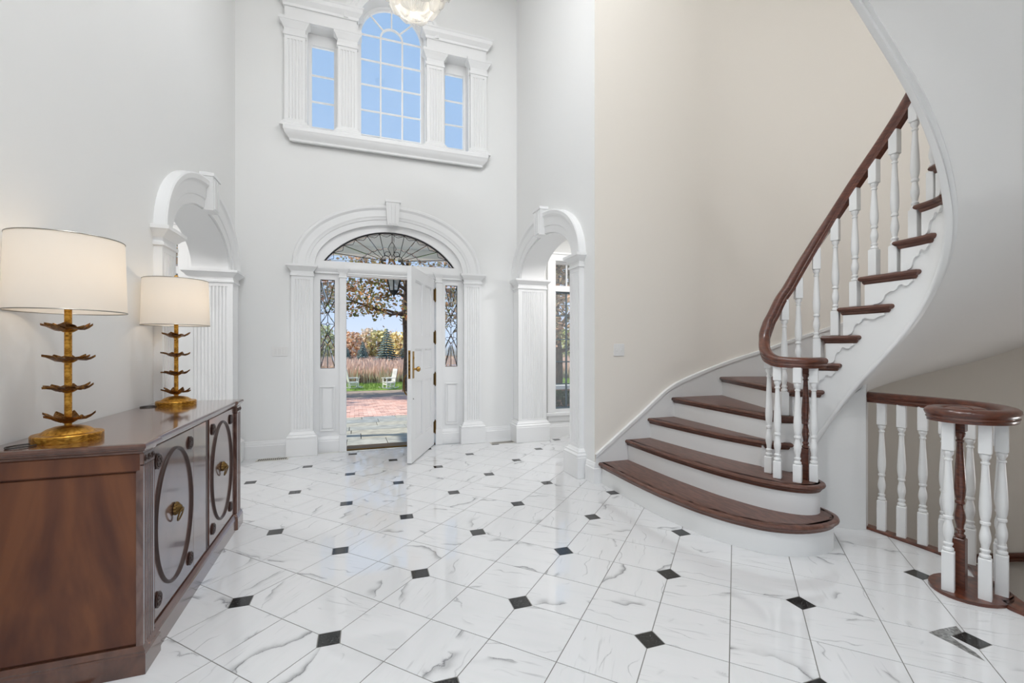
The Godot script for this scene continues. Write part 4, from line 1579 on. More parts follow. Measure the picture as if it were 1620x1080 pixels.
# ---------------------------------------------------------------- balusters and rails
func turned(L: float, low: float, high: float) -> G:
	var g := G.new()
	var w := 0.0235
	g.box(Vector3(-w, 0, -w), Vector3(w, low, w), 0.004)
	g.box(Vector3(-w, L - high, -w), Vector3(w, L, w), 0.004)
	var T := L - low - high
	var prof := []
	for q in [[0.0, 0.016], [0.012, 0.0215], [0.03, 0.0215], [0.042, 0.015], [0.055, 0.015], [0.066, 0.019], [0.08, 0.019], [0.09, 0.0135], [0.12, 0.015], [0.17, 0.0205], [0.205, 0.0215], [0.24, 0.0195], [0.29, 0.0145], [0.315, 0.0135], [0.325, 0.019], [0.345, 0.0195], [0.355, 0.0155], [0.40, 0.02], [0.46, 0.0228], [0.52, 0.0225], [0.64, 0.0195], [0.78, 0.0155], [0.90, 0.0125], [0.905, 0.0165], [0.92, 0.0165], [0.925, 0.0125], [0.945, 0.0135], [0.96, 0.019], [0.985, 0.0215], [1.0, 0.0175]]:
		prof.append([q[1], low + q[0] * T])
	g.lathe(prof, Vector3.ZERO, 14)
	return g

const RAIL := [[-0.024, 0.0], [0.024, 0.0], [0.024, 0.012], [0.029, 0.018], [0.026, 0.026], [0.031, 0.034], [0.035, 0.044], [0.033, 0.056], [0.022, 0.066], [0.008, 0.070], [-0.008, 0.070], [-0.022, 0.066], [-0.033, 0.056], [-0.035, 0.044], [-0.031, 0.034], [-0.026, 0.026], [-0.029, 0.018], [-0.024, 0.012]]

func smooth3(raw: PackedVector3Array, k := 6) -> PackedVector3Array:
	var r := PackedVector3Array()
	for i in raw.size() - 1:
		var a := raw[maxi(i - 1, 0)]
		var d := raw[mini(i + 2, raw.size() - 1)]
		for j in k:
			r.append(raw[i].cubic_interpolate(raw[i + 1], a, d, float(j) / k))
	r.append(raw[raw.size() - 1])
	return r

func railings() -> void:
	var s := thing("stair_railing", "mahogany handrail on white turned balusters climbing the staircase", "railing", Vector3(2.75, 2 * RISE, -2.1))
	var back := Transform3D(Basis(), -Vector3(2.75, 2 * RISE, -2.1))
	var raw := PackedVector3Array()
	for q in [[2.86, 1.108, -2.03], [2.80, 1.108, -2.028], [2.72, 1.108, -2.045], [2.655, 1.11, -2.105], [2.628, 1.122, -2.19], [2.655, 1.17, -2.28], [2.745, 1.27, -2.355], [2.81, 1.37, -2.37], [2.855, 1.455, -2.355]]:
		raw.append(Vector3(q[0], q[1], q[2]))
	var p := 4.5
	while p <= 19.3:
		var e := line(p)
		raw.append(Vector3(e.x, pitch(p) + 0.69, e.y))
		p += 0.5
	var path := smooth3(raw, 5)
	var g := G.new()
	g.sweep(path, V2(RAIL), false)
	obj("handrail", g.move(0, back), M.mahogany, s, 40.0)
	# fillets below the rail between the balusters show as a dark strip
	var at := [[4.5, 4], [5.5, 5], [6.5, 6], [7.5, 7], [8.5, 8], [9.25, 9], [9.75, 9], [10.5, 10], [11.5, 11], [12.5, 12], [13.5, 13], [14.5, 14], [15.5, 15], [16.5, 16], [17.5, 17], [18.5, 18]]
	for q in at:
		var e := line(q[0])
		var y: float = q[1] * RISE
		var L: float = pitch(q[0]) + 0.715 - y
		var b := turned(L, 0.17, 0.15)
		b.move(0, Transform3D(Basis(Vector3.UP, -heading(q[0]).angle()), Vector3(e.x, y, e.y)))
		obj("baluster", b.move(0, back), M.stairwhite, s, 40.0)
	for q in [[2.695, -2.285, 0.82], [2.639, -2.174, 0.745], [2.677, -2.062, 0.735], [2.788, -2.036, 0.735]]:
		var b := turned(q[2], 0.115, 0.1)
		b.move(0, Transform3D(Basis(Vector3.UP, rng.randf() * 0.6), Vector3(q[0], 2 * RISE, q[1])))
		obj("baluster", b.move(0, back), M.stairwhite, s, 40.0)
	var nw := turned(0.735, 0.2, 0.04)
	nw.move(0, Transform3D(Basis(Vector3.UP, 0.3), Vector3(2.80, 2 * RISE, -2.10)))
	var no := obj("newel", nw.move(0, back), M.mahogany, s, 40.0)
	# the level gallery round the basement stairwell
	var gal := thing("gallery_railing", "low mahogany rail with scrolled end guarding the stairwell", "railing", Vector3(3.1, 0, -1.6))
	var gb := Transform3D(Basis(), Vector3(-3.1, 0, 1.6))
	var gr := PackedVector3Array()
	for q in [[3.338, -2.065], [3.343, -1.86], [3.34, -1.68], [3.318, -1.52], [3.255, -1.38], [3.155, -1.277], [3.04, -1.225], [2.925, -1.222], [2.835, -1.272], [2.80, -1.355], [2.835, -1.435], [2.915, -1.462], [2.985, -1.428], [3.003, -1.36], [2.965, -1.312], [2.92, -1.33]]:
		gr.append(Vector3(q[0], 0.868, q[1]))
	var gg := G.new()
	gg.sweep(smooth3(gr, 6), V2(RAIL), true)
	obj("handrail", gg.move(0, gb), M.mahogany, gal, 40.0)
	var cap := G.new().lathe([[0.0, 0.0], [0.07, 0.0], [0.074, 0.012], [0.07, 0.02], [0.078, 0.036], [0.07, 0.056], [0.04, 0.068], [0.0, 0.071]], Vector3(2.915, 0.868, -1.365), 28)
	obj("scroll_cap", cap.move(0, gb), M.mahogany, gal, 40.0)
	for q in [[3.345, -1.975], [3.345, -1.86], [3.343, -1.745], [3.334, -1.635], [3.30, -1.50], [3.19, -1.33], [3.028, -1.256], [2.90, -1.262], [2.832, -1.372]]:
		var b := turned(0.872, 0.215, 0.15)
		b.move(0, Transform3D(Basis(Vector3.UP, 0.35), Vector3(q[0], 0.0, q[1])))
		obj("baluster", b.move(0, gb), M.stairwhite, gal, 40.0)
	var n2 := turned(0.872, 0.27, 0.06)
	n2.move(0, Transform3D(Basis(Vector3.UP, 0.2), Vector3(2.916, 0.0, -1.365)))
	obj("newel", n2.move(0, gb), M.mahogany, gal, 40.0)
	# brown edging let into the floor along the well
	var ed := G.new()
	var ep := PackedVector3Array()
	for q in [[3.338, -2.075], [3.338, -1.67], [3.314, -1.54], [3.255, -1.445], [3.165, -1.375], [3.085, -1.285], [3.005, -1.19], [2.945, -1.08], [2.965, -0.07]]:
		ep.append(Vector3(q[0], 0.0, q[1]))
	ed.sweep(smooth3(ep, 4), V2([[-0.035, -0.03], [-0.035, 0.012], [-0.03, 0.016], [0.03, 0.016], [0.038, 0.008], [0.038, -0.03]]))
	var dp := PackedVector2Array()
	for i in 28:
		var t := TAU * i / 28
		dp.append(Vector2(2.955 + 0.175 * cos(t), -1.345 + 0.15 * sin(t)))
	ed.prism(dp, -0.01, 0.016)
	obj("floor_edging", ed.move(0, gb), M.mahogany, gal, 30.0)
	# steps down to the basement
	var bs := thing("basement_stair", "narrow winding steps going down behind the gallery rail", "staircase", Vector3(4.0, -1.0, -1.4))
	var bb := Transform3D(Basis(), Vector3(-4.0, 1.0, 1.4))
	for k in range(1, 11):
		var a0 := 180.0 - (k - 1) * 14.0
		var a1 := 180.0 - k * 14.0
		var poly := PackedVector2Array([Vector2(3.38, -1.5 - k * 0.05)])
		for q in 4:
			poly.append(wall_arc(lerpf(a0, a1, q / 3.0)))
		if k == 1:
			poly = V2([[3.38, -1.55], [3.0, -1.12], [3.0, -0.08], [3.3, -0.08]])
			poly.append(wall_arc(166.0))
		obj("tread", G.new().prism(poly, -k * RISE - 0.19, -k * RISE).move(0, bb), M.tread, bs)
	var br := thing("basement_handrail", "dark wooden handrail fixed to the wall inside the stairwell", "handrail", Vector3(4.95, -0.5, -1.9))
	var hp := PackedVector3Array()
	for i in 24:
		var d := 52.0 + i * 5.0
		var w := WC + (WR - 0.07) * Vector2(sin(deg_to_rad(d)), -cos(deg_to_rad(d)))
		hp.append(Vector3(w.x, -0.47 + (d - 84.0) / 14.0 * RISE, w.y))
	var hb := Transform3D(Basis(), -Vector3(4.95, -0.5, -1.9))
	obj("rail", G.new().sweep(hp, V2(RAIL), true).move(0, hb), M.mahogany, br, 40.0)
	for i in [3, 9, 15, 21]:
		var a := hp[i]
		var o := Vector3(WC.x, a.y, WC.y)
		var dir := (a - o).normalized()
		obj("wall_bracket", G.new().tube(a - Vector3(0, 0.005, 0), a + dir * 0.069 - Vector3(0, 0.03, 0), 0.008, 0.012, 8).move(0, hb), M.brass, br)

# ---------------------------------------------------------------- console
func console() -> void:
	# local frame: x along the front (away from the camera), z out of the front
	var s := thing("sideboard", "mahogany console with oval-moulded doors and lion ring pulls against the wall", "sideboard", Vector3(-1.004, 0, -2.83), PI / 2)
	var L := 0.765          # half length
	var D := 0.24           # half depth
	var g := G.new()
	g.box(Vector3(-L + 0.012, 0.1, -D), Vector3(L - 0.012, 0.845, D - 0.02))
	obj("carcass", g, M.console_side, s)
	for e in [-1, 1]:
		var sp := G.new()
		sp.box(Vector3(e * (L - 0.01) - 0.006, 0.11, -D), Vector3(e * (L - 0.01) + 0.006, 0.765, D - 0.01), 0.003)
		obj("side_panel", sp, M.console_side, s)
		var sr := G.new()
		sr.box(Vector3(e * (L - 0.008) - 0.01, 0.77, -D), Vector3(e * (L - 0.008) + 0.01, 0.838, D - 0.008), 0.004)
		obj("side_rail", sr, M.console_side, s)
	# plinth, breaking forward below the corner pilasters
	var out := func(o: float, y0: float, y1: float) -> PackedVector2Array:
		return V2([[-L - o, -D], [L + o, -D], [L + o, D + o], [L - 0.115 - o, D + o], [L - 0.125 - o, D - 0.012 + o], [-L + 0.125 + o, D - 0.012 + o], [-L + 0.115 + o, D + o], [-L - o, D + o]])
	var pl := G.new()
	var rings := []
	for q in [[0.014, 0.0], [0.014, 0.075], [0.010, 0.082], [0.012, 0.088], [0.005, 0.098], [0.0, 0.104]]:
		var r := PackedVector3Array()
		for p in out.call(q[0], 0, 0):
			r.append(Vector3(p.x, q[1], p.y))
		rings.append(r)
	pl.loft(rings)
	obj("plinth", pl, M.console, s, 25.0)
	var tp := G.new()
	rings = []
	for q in [[0.0, 0.838], [0.004, 0.846], [0.010, 0.85], [0.012, 0.856], [0.016, 0.858], [0.018, 0.866], [0.014, 0.874], [0.006, 0.877]]:
		var r := PackedVector3Array()
		for p in out.call(q[0], 0, 0):
			r.append(Vector3(p.x, q[1], p.y))
		rings.append(r)
	tp.loft(rings)
	obj("top", tp, M.console, s, 25.0)
	# corner pilasters with reeds and a carved block
	for e in [-1, 1]:
		var cx: float = e * (L - 0.05)
		var pg := G.new()
		pg.prism(flute_plan(0.1, D - 0.02, D + 0.002, 5), 0.104, 0.79)
		pg.move(0, Transform3D(Basis(), Vector3(cx, 0, 0)))
		obj("reeded_pilaster", pg, M.console_front, s, 30.0)
		var bl := G.new()
		bl.box(Vector3(cx - 0.05, 0.79, D - 0.02), Vector3(cx + 0.05, 0.84, D + 0.004), 0.004)
		var bo := obj("corner_block", bl, M.console_front, s)
		for k in 3:
			var r := G.new().lathe([[0.0, 0.0], [0.012, 0.0], [0.013, 0.003], [0.009, 0.005], [0.005, 0.004], [0.004, 0.007], [0.0, 0.008]], Vector3.ZERO, 10)
			r.move(0, Transform3D(Basis(Vector3.RIGHT, PI / 2), Vector3(cx + (k - 1) * 0.032, 0.815, D + 0.003)))
			obj("rosette", r, M.console_dark, bo)
	# doors and the fixed centre panel
	var zf := D - 0.02
	for q in [[-0.625, -0.155, -0.405, "door"], [0.10, 0.64, 0.36, "door"]]:
		var a: float = q[0]
		var b: float = q[1]
		var c: float = q[2]
		var dg := G.new().box(Vector3(a + 0.003, 0.118, zf - 0.01), Vector3(b - 0.003, 0.832, zf + 0.008), 0.002)
		var d := obj("door", dg, M.console_front, s)
		var om := G.new()
		om.arc_trim(Vector2(c, 0.485), 0.205, 0.288, V2([[0.0, zf + 0.007], [0.002, zf + 0.014], [0.008, zf + 0.018], [0.014, zf + 0.014], [0.016, zf + 0.007]]), 0.0, TAU, 64)
		obj("oval_moulding", om, M.console_dark, d, 50.0)
		for ex in [-1, 1]:
			for ey in [-1, 1]:
				var rx: float = c + ex * 0.192
				var ry: float = 0.479 + ey * 0.288
				var ro := G.new().lathe([[0.0, 0.0], [0.031, 0.0], [0.033, 0.006], [0.028, 0.009], [0.022, 0.005], [0.012, 0.005], [0.008, 0.009], [0.0, 0.01]], Vector3.ZERO, 20)
				for k in 8:
					var t := TAU * k / 8
					ro.lathe([[0.0, 0.0], [0.007, 0.002], [0.006, 0.007], [0.0, 0.009]], Vector3(cos(t) * 0.018, 0.002, sin(t) * 0.018), 6)
				ro.move(0, Transform3D(Basis(Vector3.RIGHT, PI / 2), Vector3(rx, ry, zf + 0.008)))
				obj("rosette", ro, M.console_dark, d, 40.0)
		# lion mask with a ring
		var mk := G.new()
		mk.lathe([[0.0, 0.0], [0.022, 0.0], [0.026, 0.006], [0.022, 0.016], [0.014, 0.026], [0.0, 0.03]], Vector3.ZERO, 12)
		for k in 9:
			var t := TAU * k / 9
			mk.lathe([[0.0, 0.0], [0.009, 0.003], [0.007, 0.012], [0.0, 0.016]], Vector3(cos(t) * 0.022, 0.0, sin(t) * 0.022), 6)
		mk.lathe([[0.0, 0.0], [0.01, 0.004], [0.009, 0.012], [0.0, 0.016]], Vector3(0, 0.02, 0.008), 8)
		mk.move(0, Transform3D(Basis(Vector3.RIGHT, PI / 2), Vector3(c, 0.505, zf + 0.008)))
		var mo := obj("lion_mask", mk, M.brass_old, d, 45.0)
		var rp := PackedVector3Array()
		for k in 17:
			var t := TAU * k / 16
			rp.append(Vector3(c + 0.026 * sin(t), 0.478 - 0.028 * cos(t), zf + 0.03 - 0.008 * cos(t)))
		obj("ring", G.new().pipe(rp, PackedFloat32Array([0.0035]), 8), M.brass_old, mo, 50.0)
	obj("centre_panel", G.new().box(Vector3(-0.15, 0.118, zf - 0.01), Vector3(0.05, 0.832, zf + 0.006), 0.002), M.console_front, s)
	obj("stile", G.new().box(Vector3(0.058, 0.11, zf - 0.01), Vector3(0.094, 0.838, zf + 0.004), 0.004), M.console_dark, s)

# ---------------------------------------------------------------- lamps
func lamp() -> Node3D:
	var s := thing("table_lamp", "gilt leaf-tier table lamp with white drum shade, on the console end by the archway", "lamp", Vector3(-1.068, 0.877, -3.36), 0.5, "lamps on the console")
	var b := G.new().lathe([[0.0, 0.0], [0.105, 0.0], [0.106, 0.003], [0.106, 0.026], [0.104, 0.029], [0.082, 0.031], [0.076, 0.036], [0.062, 0.047], [0.04, 0.055], [0.02, 0.058], [0.0, 0.058]], Vector3.ZERO, 32)
	obj("base", b, M.gold, s, 30.0)
	var st := G.new().lathe([[0.0, 0.055], [0.0115, 0.055], [0.0115, 0.60], [0.006, 0.605], [0.006, 0.66], [0.0, 0.66]], Vector3.ZERO, 14)
	obj("stem", st, M.gold, s, 40.0)
	for y in [0.083, 0.203, 0.32, 0.44]:
		var cup := G.new().lathe([[0.0, -0.016], [0.014, -0.016], [0.026, -0.008], [0.032, 0.0], [0.030, 0.002], [0.016, -0.008], [0.0, -0.01]], Vector3(0, y, 0), 16)
		var co := obj("leaf_tier", cup, M.gold, s, 40.0)
		for k in 8:
			var t := TAU * (k + rng.randf() * 0.3) / 8
			var lf := G.new()
			var rise := rng.randf_range(0.012, 0.03)
			var len := rng.randf_range(0.058, 0.072)
			var wd := rng.randf_range(0.022, 0.028)
			var top := []
			for i in 6:
				var f := i / 5.0
				var w := wd * sin(PI * clampf(0.18 + f * 0.82, 0, 1)) + 0.001
				var cx := 0.012 + len * f
				var cy: float = y - 0.006 + rise * f * f + 0.004 * sin(f * 6.0 + k)
				top.append(PackedVector3Array([Vector3(cx, cy + 0.005, -w), Vector3(cx, cy, -w * 0.5), Vector3(cx, cy - 0.002, 0), Vector3(cx, cy, w * 0.5), Vector3(cx, cy + 0.005, w), Vector3(cx, cy + 0.0035, w * 0.98), Vector3(cx, cy - 0.0035, 0), Vector3(cx, cy + 0.0035, -w * 0.98)]))
			lf.loft(top)
			lf.move(0, Transform3D(Basis(Vector3.UP, t), Vector3.ZERO))
			obj("leaf", lf, M.leafmetal, co, 40.0)
	var sh := G.new()
	var R0 := 0.178
	var R1 := 0.17
	sh.lathe([[R0, 0.505], [R1, 0.79], [R1 - 0.0015, 0.79], [R0 - 0.0015, 0.505]], Vector3.ZERO, 56)
	var shell_ := G.new()
	var ra := PackedVector3Array()
	var rb := PackedVector3Array()
	for k in 56:
		var t := TAU * k / 56
		ra.append(Vector3(cos(t) * R0, 0.505, sin(t) * R0))
		rb.append(Vector3(cos(t) * R1, 0.79, sin(t) * R1))
	shell_.loft([rb, ra], true, false)
	obj("shade", shell_, M.shade, s, 60.0)
	var rim := G.new()
	for q in [[R0, 0.505], [R1, 0.79]]:
		var pr := PackedVector3Array()
		for k in 49:
			var t := TAU * k / 48
			pr.append(Vector3(cos(t) * q[0], q[1], sin(t) * q[0]))
		rim.pipe(pr, PackedFloat32Array([0.0022]), 6)
	obj("shade_rim", rim, M.steel, s, 50.0)
	var sp := G.new()
	for k in 3:
		var t := TAU * k / 3
		sp.tube(Vector3(0, 0.772, 0), Vector3(cos(t) * R1 * 0.99, 0.785, sin(t) * R1 * 0.99), 0.002, 0.002, 6)
	sp.tube(Vector3(0, 0.66, 0), Vector3(0, 0.80, 0), 0.003, 0.003, 6)
	obj("spider", sp, M.brass, s)
	obj("finial", G.new().lathe([[0.0, 0.79], [0.007, 0.792], [0.005, 0.8], [0.012, 0.808], [0.012, 0.816], [0.006, 0.823], [0.0, 0.825]], Vector3.ZERO, 14), M.gold, s, 40.0)
	obj("bulb", G.new().lathe([[0.0, 0.61], [0.012, 0.612], [0.014, 0.625], [0.026, 0.65], [0.03, 0.668], [0.024, 0.688], [0.01, 0.698], [0.0, 0.7]], Vector3(0.03, 0, 0), 16), M.bulb, s, 60.0)
	var l := OmniLight3D.new()
	l.name = "bulb_light"
	l.light_color = c8(255, 228, 194)
	l.light_energy = 0.0145
	l.light_size = 0.03
	l.omni_range = 12.0
	l.omni_attenuation = 2.0
	l.shadow_enabled = true
	l.position = Vector3(0.03, 0.66, 0)
	s.add_child(l)
	# flex lying in a loop on the console
	var cp := PackedVector3Array()
	for q in [[-0.1, 0.004, 0.02], [-0.135, 0.004, 0.03], [-0.165, 0.004, 0.025], [-0.178, 0.004, 0.005], [-0.165, 0.004, -0.02], [-0.13, 0.004, -0.03], [-0.1, 0.004, -0.02]]:
		cp.append(Vector3(q[0], q[1], q[2]))
	obj("cord", G.new().pipe(smooth3(cp, 5), PackedFloat32Array([0.003]), 6), M.cord, s, 60.0)
	return s

# ---------------------------------------------------------------- chandelier
func chandelier() -> void:
	var at := Vector3(0.425, 3.735, -3.4)
	var s := thing("chandelier", "chandelier of overlapping ribbed glass shells hanging in the foyer", "chandelier", at)
	obj("frame", G.new().lathe([[0.0, 0.30], [0.05, 0.30], [0.06, 0.33], [0.3, 0.42], [0.3, 0.44], [0.05, 0.5], [0.03, 0.7], [0.0, 0.7]], Vector3.ZERO, 24), M.trim, s)
	obj("chain", G.new().tube(Vector3(0, 0.7, 0), Vector3(0, TOP - at.y - 0.03, 0), 0.012, 0.012, 8), M.brass, s)
	obj("canopy", G.new().lathe([[0.0, 0.0], [0.09, 0.0], [0.08, -0.03], [0.02, -0.05], [0.0, -0.05]], Vector3(0, TOP - at.y, 0), 20), M.brass, s)
	for t in [[5, 0.115, 0.03, 0.14, 0.45], [8, 0.19, 0.075, 0.16, 0.7], [14, 0.24, 0.17, 0.17, 0.85], [16, 0.3, 0.3, 0.18, 1.05], [18, 0.33, 0.44, 0.18, 1.2]]:
		for k in int(t[0]):
			var a: float = TAU * (k + 0.5 * fmod(t[0], 4.0)) / t[0] + 0.3
			var g := G.new()
			var rows := []
			var h: float = t[3]
			for i in 8:
				var f := i / 7.0
				var w := 0.105 * sqrt(maxf(0.0, 1.0 - pow(f * 1.0, 3.0))) + 0.001
				var r := PackedVector3Array()
				for j in 25:
					var q := j / 24.0 * 2.0 - 1.0
					var ridge := 0.0035 * cos(q * 12.0 * PI) * (1.0 - f * 0.4)
					# a shell that hangs and curls outward at its lower edge
					r.append(Vector3(q * w, -h * f, 0.03 * sin(f * 2.4) - 0.03 * q * q + ridge))
				rows.append(r)
			g.loft(rows, false, false)
			var tilt: float = (1.25 - t[4]) * 0.75
			var b := Basis(Vector3.UP, a) * Basis(Vector3.RIGHT, tilt)
			g.move(0, Transform3D(b, Vector3(sin(a) * t[1], t[2] + h * 0.72, cos(a) * t[1])))
			obj("glass_shell", g, M.petal, s, 40.0)
	for k in 4:
		var a := TAU * k / 4
		obj("bulb", G.new().lathe([[0.0, -0.03], [0.018, -0.02], [0.024, 0.0], [0.018, 0.02], [0.0, 0.03]], Vector3(cos(a) * 0.1, 0.26, sin(a) * 0.1), 12), M.bulb, s, 60.0)
	# upper ring of candle bulbs, added above the view to brighten the walls
	for k in 6:
		var t := TAU * k / 6
		var d := Vector3(cos(t), 0, sin(t))
		obj("arm", G.new().pipe(PackedVector3Array([Vector3(0, 0.62, 0), d * 0.2 + Vector3(0, 0.6, 0), d * 0.36 + Vector3(0, 0.66, 0), d * 0.42 + Vector3(0, 0.8, 0)]), PackedFloat32Array([0.012, 0.01, 0.01, 0.012]), 8), M.brass, s, 50.0)
		obj("added_candle_bulb", G.new().lathe([[0.0, 0.8], [0.014, 0.802], [0.02, 0.84], [0.014, 0.87], [0.0, 0.9]], d * 0.42, 10), M.bulb, s, 60.0)
	var u := OmniLight3D.new()
	u.name = "added_ring_light"
	u.light_color = c8(252, 252, 255)
	u.light_energy = RING
	u.light_size = 0.15
	u.omni_range = 20.0
	u.omni_attenuation = 2.0
	u.shadow_enabled = true
	u.position = Vector3(0, 0.84, 0)
	s.add_child(u)
	var l := OmniLight3D.new()
	l.name = "chandelier_light"
	l.light_color = c8(255, 247, 235)
	l.light_energy = CHANDELIER
	l.light_size = 0.12
	l.omni_range = 20.0
	l.omni_attenuation = 2.0
	l.shadow_enabled = true
	l.position = Vector3(0, 0.26, 0)
	s.add_child(l)

func fill_downlight(at: Vector3, label: String, power: float) -> void:  # fill light added in the unseen ceiling to raise the room's brightness
	var s := thing("fill_downlight", label, "fill_downlight", at, 0.0, "added recessed ceiling lights")
	obj("trim_ring", G.new().lathe([[0.11, 0.0], [0.17, 0.0], [0.17, -0.01], [0.11, -0.012]], Vector3.ZERO, 24), M.trim, s)
	obj("lens", G.new().lathe([[0.0, -0.002], [0.11, -0.002], [0.11, -0.006], [0.0, -0.006]], Vector3.ZERO, 24), M.bulb, s)
	var l := AreaLight3D.new()
	l.name = "fill_downlight_light"
	l.light_color = c8(247, 250, 255)
	l.light_energy = power
	l.area_size = Vector2(0.24, 0.24)
	l.area_range = 20.0
	l.area_attenuation = 2.0
	l.shadow_enabled = true
	l.position = Vector3(0, -0.02, 0)
	l.rotation.x = -PI / 2
	s.add_child(l)

func fill_hall_light(at: Vector3, label: String) -> void:  # lamp added out of view to brighten a side hall
	var s := thing("fill_flush_light", label, "added ceiling light", at)
	obj("rim", G.new().lathe([[0.0, 0.0], [0.16, 0.0], [0.16, -0.02], [0.0, -0.02]], Vector3.ZERO, 24), M.trim, s)
	obj("bowl", G.new().lathe([[0.15, -0.02], [0.13, -0.05], [0.07, -0.075], [0.0, -0.08]], Vector3.ZERO, 24), M.bulb, s)
	var l := AreaLight3D.new()
	l.name = "fill_flush_area"
	l.light_color = c8(250, 250, 252)
	l.light_energy = HALL
	l.area_size = Vector2(0.26, 0.26)
	l.area_range = 12.0
	l.area_attenuation = 2.0
	l.shadow_enabled = true
	l.position = Vector3(0, -0.1, 0)
	l.rotation.x = -PI / 2
	s.add_child(l)

func added_basement_lamp() -> void:  # lamp added out of view to lift the dark wall below the soffit
	var w := wall_arc(128.0)
	var inn := (WC - w).normalized()
	var s := thing("added_wall_lamp", "added round wall lamp lighting the basement stair, out of view", "wall lamp", Vector3(w.x, 0.35, w.y), atan2(inn.x, inn.y))
	obj("back_plate", G.new().lathe([[0.0, 0.0], [0.12, 0.0], [0.12, 0.02], [0.0, 0.02]], Vector3.ZERO, 20).move(0, Transform3D(Basis(Vector3.RIGHT, PI / 2), Vector3.ZERO)), M.trim, s)
	obj("bowl", G.new().lathe([[0.11, 0.02], [0.1, 0.05], [0.06, 0.07], [0.0, 0.078]], Vector3.ZERO, 20).move(0, Transform3D(Basis(Vector3.RIGHT, PI / 2), Vector3.ZERO)), M.bulb, s)
	var l := AreaLight3D.new()
	l.name = "added_wall_lamp_light"
	l.light_color = c8(250, 250, 252)
	l.light_energy = 0.5
	l.area_size = Vector2(0.18, 0.18)
	l.area_range = 10.0
	l.area_attenuation = 2.0
	l.shadow_enabled = true
	l.position = Vector3(0, 0, 0.1)
	l.rotation.y = PI
	s.add_child(l)

# ---------------------------------------------------------------- small fittings
func fittings() -> void:
	var sw := thing("light_switch", "wide white switch plate beside the front door", "light switch", Vector3(-0.805, 1.2, FZ))
	obj("plate", G.new().box(Vector3(-0.08, -0.057, 0), Vector3(0.08, 0.057, 0.006), 0.002), M.plate, sw)
	for x in [-0.046, 0.0, 0.046]:
		obj("rocker", G.new().box(Vector3(x - 0.016, -0.032, 0.004), Vector3(x + 0.016, 0.032, 0.009), 0.002), M.plate, sw)
	var s2 := thing("light_switch", "double white switch plate on the wall above the stair's foot", "light switch", Vector3(2.33, 1.22, SZ))
	obj("plate", G.new().box(Vector3(-0.057, -0.057, 0), Vector3(0.057, 0.057, 0.006), 0.002), M.plate, s2)
	for x in [-0.023, 0.023]:
		obj("toggle", G.new().box(Vector3(x - 0.005, -0.012, 0.004), Vector3(x + 0.005, 0.012, 0.012), 0.002), M.plate, s2)
	var s3 := thing("light_switch", "small white switch plate in the hall behind the console", "light switch", Vector3(-1.60, 1.19, FZ))
	obj("plate", G.new().box(Vector3(-0.035, -0.057, 0), Vector3(0.035, 0.057, 0.006), 0.002), M.plate, s3)
	obj("toggle", G.new().box(Vector3(-0.005, -0.012, 0.004), Vector3(0.005, 0.012, 0.012), 0.002), M.plate, s3)
	for q in [[-0.86, -5.52, "slotted floor vent below the wide switch plate"], [1.82, -5.50, "slotted floor vent between the door surround and the stair archway"]]:
		var v := thing("floor_vent", q[2], "floor vent", Vector3(q[0], 0, q[1]), 0.0, "floor vents by the front wall")
		obj("frame", G.new().box(Vector3(-0.16, -0.001, -0.055), Vector3(0.16, 0.004, 0.055), 0.002), M.vent, v)
		for k in 14:
			obj("slot", G.new().box(Vector3(-0.14 + k * 0.0205, 0.0035, -0.038), Vector3(-0.129 + k * 0.0205, 0.0045, 0.038)), M.ventdark, v)

# ---------------------------------------------------------------- outdoors
func gy(z: float) -> float:                 # the ground falls gently away from the house
	return -0.2 if z > -6.5 else maxf(-0.2 + 0.05 * (z + 6.5), -1.225)

